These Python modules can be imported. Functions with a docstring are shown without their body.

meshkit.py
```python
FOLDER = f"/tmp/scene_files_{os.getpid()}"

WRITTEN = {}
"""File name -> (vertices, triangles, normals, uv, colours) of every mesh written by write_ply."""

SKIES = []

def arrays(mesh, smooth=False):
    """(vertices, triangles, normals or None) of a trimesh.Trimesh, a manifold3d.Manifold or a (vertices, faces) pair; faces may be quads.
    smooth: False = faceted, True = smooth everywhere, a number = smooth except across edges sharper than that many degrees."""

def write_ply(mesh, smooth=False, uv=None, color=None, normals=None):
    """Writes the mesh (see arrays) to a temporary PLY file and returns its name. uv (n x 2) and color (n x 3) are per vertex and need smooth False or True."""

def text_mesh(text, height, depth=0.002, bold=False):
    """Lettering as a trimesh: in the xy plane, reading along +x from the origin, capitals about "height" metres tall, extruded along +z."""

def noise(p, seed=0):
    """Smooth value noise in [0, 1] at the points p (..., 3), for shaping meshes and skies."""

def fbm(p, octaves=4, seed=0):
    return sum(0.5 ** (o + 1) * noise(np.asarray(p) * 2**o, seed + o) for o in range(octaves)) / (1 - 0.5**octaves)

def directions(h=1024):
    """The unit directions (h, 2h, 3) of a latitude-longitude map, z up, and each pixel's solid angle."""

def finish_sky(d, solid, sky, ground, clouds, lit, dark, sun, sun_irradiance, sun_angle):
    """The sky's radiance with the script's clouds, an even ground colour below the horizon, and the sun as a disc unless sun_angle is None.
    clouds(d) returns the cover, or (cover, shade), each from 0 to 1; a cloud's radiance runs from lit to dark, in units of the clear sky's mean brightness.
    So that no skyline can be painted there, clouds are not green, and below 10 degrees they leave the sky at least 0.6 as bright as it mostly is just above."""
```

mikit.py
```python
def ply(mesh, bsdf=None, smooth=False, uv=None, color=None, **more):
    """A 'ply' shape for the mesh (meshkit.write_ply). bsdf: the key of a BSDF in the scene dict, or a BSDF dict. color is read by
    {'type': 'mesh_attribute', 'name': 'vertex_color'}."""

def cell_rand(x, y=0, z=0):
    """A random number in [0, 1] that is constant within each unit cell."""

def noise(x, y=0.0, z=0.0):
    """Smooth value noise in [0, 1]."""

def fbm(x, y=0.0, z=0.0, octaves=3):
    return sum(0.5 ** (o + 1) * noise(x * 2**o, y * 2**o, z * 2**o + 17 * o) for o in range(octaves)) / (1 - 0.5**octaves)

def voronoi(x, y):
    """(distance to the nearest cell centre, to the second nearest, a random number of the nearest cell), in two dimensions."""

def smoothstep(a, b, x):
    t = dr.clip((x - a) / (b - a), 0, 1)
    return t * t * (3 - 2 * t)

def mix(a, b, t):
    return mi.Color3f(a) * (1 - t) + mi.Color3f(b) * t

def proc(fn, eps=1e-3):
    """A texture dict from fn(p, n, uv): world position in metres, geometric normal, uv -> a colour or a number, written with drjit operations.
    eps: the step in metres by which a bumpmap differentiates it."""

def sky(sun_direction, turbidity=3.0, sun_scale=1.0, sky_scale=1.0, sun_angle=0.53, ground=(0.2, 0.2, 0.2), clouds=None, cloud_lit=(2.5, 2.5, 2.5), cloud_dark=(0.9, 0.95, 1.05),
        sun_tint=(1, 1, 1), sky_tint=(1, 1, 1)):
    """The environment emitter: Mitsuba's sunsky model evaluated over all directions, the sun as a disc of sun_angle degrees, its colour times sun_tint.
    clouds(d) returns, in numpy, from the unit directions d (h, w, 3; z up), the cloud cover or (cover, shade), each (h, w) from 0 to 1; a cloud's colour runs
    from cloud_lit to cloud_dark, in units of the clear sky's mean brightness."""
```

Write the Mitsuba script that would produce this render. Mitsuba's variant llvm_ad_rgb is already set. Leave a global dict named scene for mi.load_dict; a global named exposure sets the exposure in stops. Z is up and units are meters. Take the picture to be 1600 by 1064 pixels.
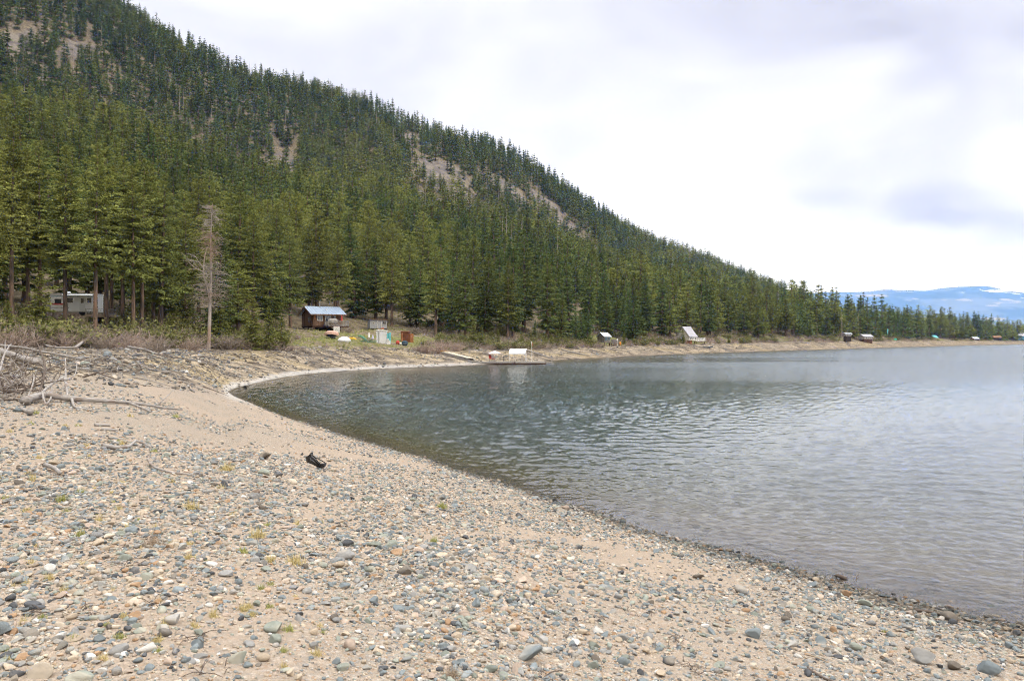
import math, random
import numpy as np, trimesh, drjit as dr, mitsuba as mi, mikit, meshkit
from scipy.interpolate import PchipInterpolator
from scipy.ndimage import map_coordinates, gaussian_filter1d

T = mi.ScalarTransform4f
scene, labels = {}, {}
PI = math.pi
EYE = 3.0                      # metres above the lake
F = 1200.0                     # focal length in pixels of the 1600-pixel-wide photograph

# ------------------------------------------------------------------ camera
HAZE = 3.4e-5
scene['air'] = {'type': 'homogeneous', 'albedo': {'type': 'rgb', 'value': [0.78, 0.91, 1.0]},
                'sigma_t': {'type': 'rgb', 'value': [HAZE * 0.5, HAZE * 0.85, HAZE * 2.2]}}
scene['camera'] = {'type': 'perspective', 'fov': math.degrees(2 * math.atan(800 / F)), 'fov_axis': 'x', 'near_clip': 0.1, 'far_clip': 30000.0,
                   'to_world': T().look_at(origin=[0, 0, EYE], target=[0, 10, EYE], up=[0, 0, 1]),
                   'medium': {'type': 'ref', 'id': 'air'}}

# ------------------------------------------------------------------ sky
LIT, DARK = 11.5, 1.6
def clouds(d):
    """A full overcast, brightened overhead, above the view, to light land and water, with soft broad cloud texture."""
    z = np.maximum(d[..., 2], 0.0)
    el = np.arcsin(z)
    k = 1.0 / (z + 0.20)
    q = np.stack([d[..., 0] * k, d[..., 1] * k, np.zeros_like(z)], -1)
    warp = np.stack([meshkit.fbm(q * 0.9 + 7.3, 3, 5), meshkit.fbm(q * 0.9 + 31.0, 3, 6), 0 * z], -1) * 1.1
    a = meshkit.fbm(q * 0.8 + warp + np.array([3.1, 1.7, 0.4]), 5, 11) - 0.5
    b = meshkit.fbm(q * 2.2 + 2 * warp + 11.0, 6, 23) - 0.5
    bright = 2.25 + 10.0 * z ** 3 + 3.3 * np.exp(-el / 0.10)  # steep overhead gain added to light the trees, beach and water
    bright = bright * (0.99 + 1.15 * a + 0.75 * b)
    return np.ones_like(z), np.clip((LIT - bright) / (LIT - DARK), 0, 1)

exposure = 1.9
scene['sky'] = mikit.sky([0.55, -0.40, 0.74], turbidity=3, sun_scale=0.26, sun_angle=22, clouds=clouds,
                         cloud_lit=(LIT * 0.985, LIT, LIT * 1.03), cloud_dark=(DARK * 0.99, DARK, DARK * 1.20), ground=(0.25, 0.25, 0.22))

# ------------------------------------------------------------------ helpers
def P(px, Y, z=0.0):
    """The point Y metres ahead of the viewpoint in the direction of the photograph's column px."""
    return np.array([(px - 800.0) / F * Y, Y, z])

def rgb(*c):
    return {'type': 'rgb', 'value': list(map(float, c))}

def bsdf(name, d):
    scene[name] = d
    return name

def diffuse(name, fn):
    tex = mikit.proc(fn) if callable(fn) else rgb(*fn)
    return bsdf(name, {'type': 'twosided', 'bsdf': {'type': 'diffuse', 'reflectance': tex}})

def glossy(name, col, rough=0.5, metallic=0.0, spec=0.5):
    tex = mikit.proc(col) if callable(col) else rgb(*col)
    return bsdf(name, {'type': 'twosided', 'bsdf': {'type': 'principled', 'base_color': tex, 'roughness': rough, 'metallic': metallic, 'specular': spec}})

USED = {}
def numbered(key):
    n = USED.get(key, -1) + 1
    USED[key] = n
    return key if n == 0 else f'{key}_{n:03d}'

def put(key, mesh, mat, smooth=False, uv=None, to_world=None):
    key = numbered(key)
    scene[key] = mikit.ply(mesh, mat, smooth=smooth, uv=uv)
    if to_world is not None:
        scene[key]['to_world'] = to_world
    return key

def tag(key, label=None, category=None, group=None, kind=None):
    d = {}
    if label: d['label'] = label
    if category: d['category'] = category
    if group: d['group'] = group
    if kind: d['kind'] = kind
    labels[key] = d
    return key

def box(x0, x1, y0, y1, z0, z1):
    m = trimesh.creation.box([x1 - x0, y1 - y0, z1 - z0])
    m.apply_translation([(x0 + x1) / 2, (y0 + y1) / 2, (z0 + z1) / 2])
    return m

def beam(a, b, w, h=None, up=(0, 0, 1)):
    """A squared timber from a to b."""
    a, b = np.asarray(a, float), np.asarray(b, float)
    d = b - a; L = np.linalg.norm(d); d /= L
    u = np.asarray(up, float)
    if abs(d @ u) > 0.95: u = np.array([1.0, 0, 0])
    s = np.cross(d, u); s /= np.linalg.norm(s)
    t = np.cross(s, d)
    m = trimesh.creation.box([w, L, h or w])
    M = np.eye(4); M[:3, 0], M[:3, 1], M[:3, 2], M[:3, 3] = s, d, t, (a + b) / 2
    m.apply_transform(M)
    return m

def tube(points, radii, sides=6, cap=True):
    p = np.asarray(points, float)
    r = np.broadcast_to(radii, (len(p),)).astype(float)
    t = np.gradient(p, axis=0)
    t /= np.linalg.norm(t, axis=1, keepdims=True) + 1e-12
    ref = np.where(np.abs(t[:, 2:]) < 0.9, [[0, 0, 1.0]], [[1.0, 0, 0]])
    a = np.cross(t, ref); a /= np.linalg.norm(a, axis=1, keepdims=True) + 1e-12
    b = np.cross(t, a)
    ang = np.arange(sides) * 2 * PI / sides
    v = p[:, None] + r[:, None, None] * (np.cos(ang)[None, :, None] * a[:, None] + np.sin(ang)[None, :, None] * b[:, None])
    i, j = np.meshgrid(np.arange(len(p) - 1), np.arange(sides), indexing='ij')
    A = (i * sides + j).ravel(); B = (i * sides + (j + 1) % sides).ravel(); C = B + sides; D = A + sides
    f = np.vstack([np.stack([A, C, B], 1), np.stack([A, D, C], 1)])
    v = v.reshape(-1, 3)
    if cap:
        n = len(v)
        v = np.vstack([v, p[:1], p[-1:]])
        k = np.arange(sides); k2 = (k + 1) % sides; base = (len(p) - 1) * sides
        f = np.vstack([f, np.stack([k, k2, np.full(sides, n)], 1), np.stack([base + k2, base + k, np.full(sides, n + 1)], 1)])
    return v, f

def merge(parts):
    vs, fs, n = [], [], 0
    for m in parts:
        v, f = (m.vertices, m.faces) if hasattr(m, 'vertices') else m
        vs.append(np.asarray(v)); fs.append(np.asarray(f) + n); n += len(v)
    return np.vstack(vs), np.vstack(fs)

def frame(x, y, z, deg):
    return T().translate([float(x), float(y), float(z)]).rotate([0, 0, 1], float(deg))

# ------------------------------------------------------------------ the lie of the land
# Radial profiles round the viewpoint (column of the photograph or bearing -> distances and heights along it):
# foreground beach, near waterline, lake bed, far waterline, top of the bank, foot of the forest, ridge
COLS = [
    # px,    k1(Y,z)      k2            k3            k4            k5 bank      k6 foot       k8 ridge
    (-900, (8, 1.7),   (15, 2.1),   (24, 2.4),   (33, 2.7),   (40, 3.0),   (60, 6.5),   (480, 318)),
    (-300, (8, 1.6),   (16, 2.0),   (26, 2.25),  (36, 2.5),   (44, 2.8),   (64, 5.8),   (540, 306)),
    (0,    (8, 1.50),  (19, 1.86),  (30, 2.08),  (42, 2.33),  (52, 2.62),  (76, 5.0),   (580, 277)),
    (150,  (8, 1.46),  (22, 1.72),  (34, 1.96),  (46, 2.22),  (58, 2.50),  (84, 5.2),   (595, 251)),
    (260,  (8, 1.42),  (27, 1.33),  (39, 1.62),  (52, 2.05),  (68, 2.36),  (92, 4.8),   (612, 230)),
    (330,  (8, 1.36),  (36, 0.60),  (42.5, 0.70),  (50, 1.10),  (74, 2.25),  (100, 4.6),  (628, 219)),
    (358,  (8, 1.33),  (41.5, 0.12), (44.6, 0.06), (47.2, 0.12), (74, 2.2), (104, 4.6), (636, 213)),
    (372,  (8, 1.31),  (41.3, 0),   (44.5, -0.3), (47.4, 0),   (74, 2.15),  (106, 4.6),  (640, 210)),
    (397,  (8, 1.29),  (36.7, 0),   (44.0, -0.8), (52.5, 0),   (76, 2.12),  (108, 4.6),  (648, 210)),
    (454,  (8, 1.25),  (29.5, 0),   (42.0, -1.3), (63, 0),     (81, 2.08),  (113, 4.5),  (668, 209)),
    (520,  (8, 1.13),  (25.3, 0),   (42.0, -1.8), (72, 0),     (89, 2.02),  (118, 4.3),  (690, 208)),
    (585,  (8, 1.06),  (22.2, 0),   (42.0, -2.2), (79, 0),     (96, 1.95),  (124, 4.3),  (702, 200)),
    (660,  (7, 1.02),  (19.6, 0),   (42.0, -2.5), (84.7, 0),   (104, 1.75), (132, 4.2),  (724, 190)),
    (735,  (6, 1.02),  (17.2, 0),   (42.0, -2.8), (91, 0),     (113, 1.65), (140, 4.2),  (762, 188)),
    (800,  (6, 0.92),  (15.75, 0),  (42.0, -3.0), (99, 0),     (122, 1.60), (150, 4.4),  (794, 180)),
    (860,  (5.6, 0.86), (14.4, 0),  (45.0, -3.0), (113, 0),    (137, 1.60), (165, 4.8),  (822, 162)),
    (956,  (5, 0.85),  (12.9, 0),   (50.0, -3.0), (136, 0),    (160, 1.75), (190, 5.5),  (850, 124)),
    (1034, (5, 0.78),  (11.9, 0),   (60.0, -3.0), (157, 0),    (184, 1.95), (215, 6.0),  (880, 101)),
    (1112, (4.6, 0.77), (11.1, 0),  (70.0, -3.0), (184, 0),    (211, 2.15), (245, 6.5),  (903, 84)),
    (1200, (4.4, 0.73), (10.3, 0),  (90.0, -3.0), (214, 0),    (243, 2.30), (280, 6.5),  (920, 57)),
    (1300, (4, 0.75),  (9.5, 0),    (110., -3.0), (262, 0),    (294, 2.45), (335, 6.0),  (930, 32)),
    (1400, (3.8, 0.72), (8.75, 0),  (150., -3.0), (335, 0),    (370, 2.65), (410, 5.5),  (940, 10)),
    (1500, (3.6, 0.72), (8.35, 0),  (200., -3.0), (455, 0),    (495, 2.85), (540, 5.0),  (900, 5.5)),
    (1560, (3.5, 0.72), (8.1, 0),   (240., -3.0), (560, 0),    (600, 2.9),  (640, 4.0),  (880, 4.5)),
    (1600, (3.4, 0.72), (7.9, 0),   (280., -3.0), (650, 0),    (690, 2.9),  (720, 3.6),  (880, 4.0)),
    (1900, (3.0, 0.72), (7.0, 0),   (400., -3.0), (1200, 0),   (1240, 2.0), (1300, 3.0), (1500, 4.0)),
]
ths, rows = [], []
for px, *ks in COLS:
    th = math.atan((px - 800) / F)
    (Y6, z6), (Y8, z8) = ks[5], ks[6]
    ks = ks[:6] + [(Y6 + 0.5 * (Y8 - Y6), z6 + 0.36 * (z8 - z6)), (Y8, z8), (Y8 + 260, max(z8 * 0.72, 1.0)), (Y8 + 1200, -4.0)]
    ths.append(th); rows.append([(y / math.cos(th), z) for y, z in ks])
BEHIND = [(4, 1.05), (9, 0.0), (400, -3), (2000, 0.0), (2040, 1.0), (2100, 2.0), (2200, 3.0), (2400, 4.0), (2600, 3.0), (4000, -4.0)]
LANDB = [(8, 1.7), (16, 2.2), (26, 2.6), (36, 3.0), (46, 3.6), (70, 7), (300, 90), (520, 280), (700, 240), (1900, 100)]
for deg, r in [(60, BEHIND), (95, BEHIND), (120, [(4, 1.2), (11, 0.0)] + BEHIND[2:])]:
    ths.append(math.radians(deg)); rows.append(r)
for deg in (-178, -130, -85):
    ths.insert(0, math.radians(deg)) if False else None
order = [(-math.pi, LANDB), (math.radians(-130), LANDB), (math.radians(-85), LANDB)] + list(zip(ths, rows)) + [(math.radians(150), LANDB), (math.pi, LANDB)]
KT = np.array([o[0] for o in order]); KR = np.array([[p[0] for p in o[1]] for o in order]); KZ = np.array([[p[1] for p in o[1]] for o in order])
f_r, f_z = PchipInterpolator(KT, np.log(KR)), PchipInterpolator(KT, KZ)
NT, NR, RMAX = 2600, 900, 4000.0
TH = np.concatenate([np.linspace(-PI, -0.70, 200, endpoint=False), np.linspace(-0.70, 0.66, 2200, endpoint=False), np.linspace(0.66, PI, 200)])
LR = np.linspace(math.log(0.8), math.log(RMAX), NR)
lr_k, z_k = f_r(TH), f_z(TH)
ZG = np.empty((NT, NR))
for i in range(NT):
    x = np.concatenate([[math.log(0.8)], np.maximum.accumulate(lr_k[i] + np.arange(10) * 1e-4)])
    ZG[i] = PchipInterpolator(x, np.concatenate([[1.36], z_k[i]]))(LR)

ZG = gaussian_filter1d(ZG, 16, axis=0, mode='nearest')

def polar(x, y):
    return np.arctan2(x, y), np.log(np.maximum(np.hypot(x, y), 0.8001))

def knot_r(k, x, y):
    """Distance from the viewpoint of profile knot k (1 = near waterline ... 4 = bank top, 5 = forest foot, 7 = ridge) on the bearing of (x, y)."""
    return np.exp(f_r(np.arctan2(x, y))[..., k])

def relief(x, y, z, r):
    """Small unevenness of the land, none at the waterline or under water."""
    x, y = np.asarray(x, float), np.asarray(y, float)
    q = np.stack([x, y, np.zeros_like(x)], -1)
    land = np.clip((z - 0.03) / 0.5, 0, 1)
    th = np.arctan2(x, y)
    kk = np.exp(f_r(th))
    rough = np.clip((r - kk[..., 1]) / 12.0, 0, 1)
    hill = np.clip((r - kk[..., 4]) / 60.0, 0, 1) * np.clip(z / 40.0, 0, 1)
    out = 0.05 * (meshkit.fbm(q / 1.7, 3, 1) - 0.5) + 0.30 * rough * (meshkit.fbm(q / 2.6, 3, 2) - 0.5)
    out = out + hill * (9.0 * (meshkit.fbm(q / 75.0, 3, 3) - 0.5) + 3.0 * (meshkit.fbm(q / 17.0, 3, 4) - 0.5))
    edge = np.exp(-(z / 0.14) ** 2) * np.clip((120 - r) / 40, 0, 1)
    return out * land + edge * (0.075 * (meshkit.fbm(q / 1.5, 4, 6) - 0.5))

PADS = [(*P(497, 126)[:2], 4.0, 9.0, 4.15), (*P(592, 131)[:2], 3.0, 7.0, 4.75), (*P(118, 85)[:2], 4.0, 8.5, 4.95), (*P(1086, 205)[:2], 4.0, 9.0, 2.0), (*P(950, 166)[:2], 3.0, 7.0, 1.75)]
def pads(x, y, z):
    """Level ground under the cabins."""
    for cx, cy, r0, r1, pz in PADS:
        d = np.hypot(x - cx, y - cy)
        w = np.clip((r1 - d) / (r1 - r0), 0, 1); w = w * w * (3 - 2 * w)
        z = z * (1 - w) + pz * w
    return z

def ground(x, y):
    x, y = np.asarray(x, float), np.asarray(y, float)
    th, lr = polar(x, y)
    it = np.interp(th, TH, np.arange(NT)); ir = (lr - LR[0]) / (LR[1] - LR[0])
    z = map_coordinates(ZG, [np.atleast_1d(it).ravel(), np.atleast_1d(ir).ravel()], order=1, mode='nearest').reshape(np.shape(x))
    return pads(x, y, z + relief(x, y, z, np.hypot(x, y)))

def G(x, y):
    return float(ground(np.array([float(x)]), np.array([float(y)]))[0])

def hit(px, py, first=2.0):
    """The spot of the ground seen at a pixel of the photograph, used once to survey the place."""
    Y = np.exp(np.linspace(math.log(first), math.log(1400), 3000))
    X = (px - 800) / F * Y
    e = (ground(X, Y) - EYE) / Y
    up_ = e >= (532.0 - py) / F
    k = int(np.argmax(up_)) if up_.any() else int(np.argmax(e)) - 20
    return np.array([X[k], Y[k], ground(X[k:k + 1], Y[k:k + 1])[0]])

# ------------------------------------------------------------------ ground materials
def stone_palette(h):
    cols = [(0.255, 0.29, 0.305), (0.345, 0.34, 0.33), (0.52, 0.43, 0.33), (0.56, 0.45, 0.37), (0.63, 0.61, 0.575), (0.43, 0.285, 0.18), (0.125, 0.13, 0.14), (0.33, 0.355, 0.31), (0.20, 0.175, 0.15), (0.62, 0.54, 0.44)]
    n = len(cols)
    i = dr.floor(h * n)
    out = mi.Color3f(*cols[0])
    for k in range(1, n):
        out = dr.select(i >= k, mi.Color3f(*cols[k]), out)
    return out
NPAL = 10

def gravel(p, size):
    d1, d2, w = mikit.voronoi(p.x / size, p.y / size)
    # grains: mostly tan and pinkish, some grey, few white or dark
    c = mikit.mix((0.52, 0.42, 0.325), (0.62, 0.535, 0.44), w)
    c = dr.select(w > 0.66, mi.Color3f(0.40, 0.385, 0.36), c)
    c = dr.select(w > 0.82, mi.Color3f(0.72, 0.67, 0.60), c)
    c = dr.select(w > 0.92, mi.Color3f(0.27, 0.26, 0.25), c)
    c = dr.select(w < 0.07, mi.Color3f(0.50, 0.28, 0.15), c)
    return c * 0.655 * (0.62 + 0.38 * mikit.smoothstep(0.0, 0.16, d2 - d1))

def ground_colour(p, n, uv):
    veg, dry = uv.x, uv.y               # how far past the foot of the bank; how bare or stony
    big = mikit.fbm(p.x / 3.1, p.y / 3.1, 3.0, octaves=3)
    tiny = mikit.noise(p.x * 55, p.y * 55, p.z * 55)
    g = gravel(p, 0.022) * 0.55 + gravel(p + 3.7, 0.009) * 0.45
    sand = mi.Color3f(0.385, 0.31, 0.245) * (0.82 + 0.30 * tiny)
    beach = dr.lerp(g, sand, mikit.smoothstep(0.45, 0.68, big) * 0.65)
    # stony flats under the bank: darker grey-brown with dry yellow patches
    m = mikit.fbm(p.x / 1.3, p.y / 1.3, 9.0, octaves=4)
    m2 = mikit.fbm(p.x / 6.0, p.y / 6.0, 2.0, octaves=3)
    flats = mikit.mix((0.17, 0.145, 0.12), (0.42, 0.35, 0.265), mikit.smoothstep(0.32, 0.66, m))
    flats = dr.lerp(flats, mi.Color3f(0.42, 0.335, 0.19), mikit.smoothstep(0.54, 0.68, m2) * 0.45)
    d1_, d2_, w_ = mikit.voronoi(p.x / 0.33, p.y / 0.33)
    flats = flats * (0.62 + 0.55 * w_) * (0.55 + 0.45 * mikit.smoothstep(0.0, 0.22, d2_ - d1_))
    beach = dr.lerp(beach, flats, mikit.smoothstep(0.1, 0.7, dry + 0.4 * (m - 0.5)))
    # pale washed shingle just above the far waterline
    shingle = mi.Color3f(0.50, 0.485, 0.465) * (0.6 + 0.6 * mikit.noise(p.x * 5, p.y * 5, 1.0))
    beach = dr.lerp(beach, shingle, mikit.smoothstep(30.0, 42.0, p.y) * mikit.smoothstep(0.02, 0.06, p.z) * mikit.smoothstep(0.36, 0.20, p.z + 0.3 * (m - 0.5)) * mikit.smoothstep(0.0, -8.0, p.x) * 0.72)
    wet = mikit.smoothstep(0.115, 0.025, p.z + 0.02 * (m - 0.5))
    beach = beach * (1 - 0.5 * wet)
    algae = mikit.mix((0.21, 0.18, 0.145), (0.13, 0.108, 0.048), mikit.smoothstep(9.0, 17.0, p.y - 0.6 * p.x)) * (0.6 + 0.8 * mikit.noise(p.x * 9, p.y * 9, 4.0))
    beach = dr.lerp(beach, algae, mikit.smoothstep(-0.02, -0.30, p.z) * 0.85)
    # bank, meadow and forest floor
    f1 = mikit.fbm(p.x / 4.0, p.y / 4.0, p.z / 4.0, octaves=4)
    f2 = mikit.fbm(p.x / 0.7, p.y / 0.7, p.z / 0.7, octaves=3)
    floor = mikit.mix((0.14, 0.115, 0.08), (0.26, 0.215, 0.15), mikit.smoothstep(0.3, 0.7, f2))
    green = mikit.mix((0.115, 0.135, 0.045), (0.24, 0.22, 0.11), f2)
    low = mikit.smoothstep(0.02, 0.10, veg) * mikit.smoothstep(0.75, 0.35, veg)
    floor = dr.lerp(floor, green, low * mikit.smoothstep(0.42, 0.58, f1))
    slope = mikit.mix((0.15, 0.13, 0.11), (0.31, 0.27, 0.215), f2)
    slope = dr.lerp(slope, mi.Color3f(0.165, 0.145, 0.135), mikit.smoothstep(0.42, 0.58, f1))
    floor = dr.lerp(floor, slope, mikit.smoothstep(0.25, 0.75, dry) * mikit.smoothstep(0.5, 1.0, veg))
    return dr.lerp(beach, floor, mikit.smoothstep(-0.03, 0.06, veg + 0.10 * (f1 - 0.5)))

def ground_bump(p, n, uv):
    d1, d2, w = mikit.voronoi(p.x / 0.02, p.y / 0.02)
    return 0.006 * mikit.smoothstep(0.0, 0.5, d2 - d1) * (0.4 + w) + 0.004 * mikit.noise(p.x * 90, p.y * 90, 0.0)

scene['ground_plain'] = {'type': 'diffuse', 'reflectance': mikit.proc(ground_colour)}
scene['ground_matter'] = {'type': 'twosided', 'bsdf': {'type': 'bumpmap', 'arbitrary': mikit.proc(ground_bump), 'scale': 1.0, 'bsdf': {'type': 'diffuse', 'reflectance': mikit.proc(ground_colour)}}}
del scene['ground_plain']

# bare slopes on the hillside, surveyed as (column, row, width, height) of the photograph
CLEAR = []
for px, py, w, h in [(437, 238, 34, 18), (690, 262, 62, 40), (668, 300, 60, 16), (725, 298, 70, 12), (642, 212, 16, 14), (718, 207, 34, 14), (800, 292, 60, 10), (855, 312, 50, 9), (900, 365, 55, 26), (888, 345, 34, 10), (795, 235, 14, 8), (812, 250, 10, 6), (26, 38, 26, 14), (10, 64, 12, 8), (124, 60, 26, 6)]:
    c = hit(px, py, 130)
    wx = w / F * c[1]
    up = hit(px, py - h / 2, 130)[1] - hit(px, py + h / 2, 130)[1]
    CLEAR.append((c[0] * (1 - 14 / c[1]), c[1] - 14, wx / 2 + 1, min(max(abs(up) / 2, 14.0), 30.0)))

def bareness(x, y):
    x, y = np.asarray(x, float), np.asarray(y, float)
    q = np.stack([x, y, np.zeros_like(x)], -1)
    wob = 0.9 * (meshkit.fbm(q / 22.0, 3, 8) - 0.5)
    out = np.zeros_like(x)
    for cx, cy, rx, ry in CLEAR:
        out = np.maximum(out, np.clip(1.6 - np.sqrt(((x - cx) / rx) ** 2 + ((y - cy) / ry) ** 2) * 1.0 + wob, 0, 1))
    return out

def land_uv(x, y, r):
    kk = np.exp(f_r(np.arctan2(x, y)))
    bank, foot = kk[..., 4], kk[..., 5]
    veg = (r - bank) / 60.0
    flat = np.clip((r - kk[..., 1]) / (0.35 * (kk[..., 3] - kk[..., 1]) + 2.0), 0, 1) * (r > kk[..., 1])
    # only the land beyond the bay is stony, not the lake
    stony = np.where(r < bank + 1.0, flat, bareness(x, y))
    return np.stack([veg, stony], -1)

# the sheet of land: rings round the viewpoint, finer in the part in view
th_m = np.concatenate([np.linspace(-PI, -0.66, 46, endpoint=False), np.linspace(-0.66, 0.62, 520, endpoint=False), np.linspace(0.62, PI, 40)])
r_m = np.exp(np.linspace(math.log(0.9), math.log(3600.0), 400))
A, R = np.meshgrid(th_m, r_m, indexing='ij')
X, Y = R * np.sin(A), R * np.cos(A)
Z = ground(X, Y)
V = np.stack([X, Y, Z], -1).reshape(-1, 3)
UV = land_uv(X, Y, R).reshape(-1, 2)
ni, nj = A.shape
i, j = np.meshgrid(np.arange(ni - 1), np.arange(nj - 1), indexing='ij')
a = i * nj + j
quads = np.stack([a, a + 1, a + nj + 1, a + nj], -1).reshape(-1, 4)
tri = np.vstack([quads[:, [0, 2, 1]], quads[:, [0, 3, 2]]])
mid_r = R.ravel()[tri].mean(1); mid = V[tri].mean(1)
on_bank = mid_r > knot_r(4, mid[:, 0], mid[:, 1])
def submesh(keep):
    f = tri[keep]; used, inv = np.unique(f, return_inverse=True)
    return (V[used], inv.reshape(-1, 3)), UV[used]
core = ([[r_m[0] * math.sin(t), r_m[0] * math.cos(t), G(r_m[0] * math.sin(t), r_m[0] * math.cos(t))] for t in th_m])
(bv, bf), buv = submesh(~on_bank)
c0 = len(bv)
core_v = np.vstack([core, [[0, 0, 1.36]]]); kk = np.arange(len(core) - 1)
bf = np.vstack([bf, np.stack([0 * kk + c0 + len(core), c0 + kk + 1, c0 + kk], 1)])
bv = np.vstack([bv, core_v]); buv = np.vstack([buv, np.tile([[-0.5, 0.0]], (len(core_v), 1))])
tag(put('beach', (bv, bf), 'ground_matter', smooth=True, uv=buv), 'pebbly tan beach curving round the bay, with the lake bed beyond it', kind='structure')
(hv, hf), huv = submesh(on_bank)
tag(put('hillside', (hv, hf), 'ground_matter', smooth=True, uv=huv), 'steep forested mountainside rising from the bank of the lake', kind='structure')

# ------------------------------------------------------------------ the far mountain
mt = np.linspace(0.30, 1.0, 240); mr = np.linspace(5600, 10500, 90)
crest = PchipInterpolator([0.20, 0.30, 0.3596, 0.4229, 0.4636, 0.4900, 0.5094, 0.5281, 0.5463, 0.5687, 0.5880, 0.63, 0.72, 0.85, 1.0],
                          [300, 425, 478, 492, 500, 512, 526, 536, 536, 519, 496, 430, 360, 330, 300])
A, R = np.meshgrid(mt, mr, indexing='ij')
X, Y = R * np.sin(A), R * np.cos(A)
q = np.stack([X, Y, 0 * X], -1)
s = (Y - 5600) / (8000 - 5600)
prof = np.where(s < 1, np.sin(np.clip(s, 0, 1) * PI / 2) ** 1.25, np.clip(1 - 0.45 * (s - 1), 0, 1))
wob = (meshkit.fbm(q / 900.0, 4, 31) - 0.5) * 260 * np.clip(s, 0, 1) * np.clip(1.02 - np.exp(-((s - 1) / 0.16) ** 2), 0, 1)
Z = crest(A) * prof + wob - 4.0
ni, nj = A.shape
i, j = np.meshgrid(np.arange(ni - 1), np.arange(nj - 1), indexing='ij'); a = i * nj + j
quads = np.stack([a, a + 1, a + nj + 1, a + nj], -1).reshape(-1, 4)
def mountain_colour(p, n, uv):
    p = p / 1.8
    f = mikit.fbm(p.x / 420, p.y / 420, p.z / 160, octaves=4)
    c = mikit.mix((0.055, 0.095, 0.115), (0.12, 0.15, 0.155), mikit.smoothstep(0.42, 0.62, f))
    c = dr.lerp(c, mi.Color3f(0.30, 0.27, 0.22), mikit.smoothstep(0.64, 0.70, mikit.fbm(p.x / 260, p.y / 700, p.z / 60, octaves=3)) * 0.7)
    sn = mikit.fbm(p.x / 300 + 5.3, p.y / 520, p.z / 40, octaves=3)
    snow = mikit.smoothstep(0.60, 0.625, sn) * mikit.smoothstep(0.30, 0.40, mikit.noise(p.x / 900, 3.0)) * mikit.smoothstep(428, 448, p.z) * mikit.smoothstep(488, 474, p.z)
    return dr.lerp(c, mi.Color3f(0.85, 0.86, 0.88), snow)
diffuse('mountain_matter', mountain_colour)
FAR = 1.8          # the whole mountain lies this much farther off, and is so much higher
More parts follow.
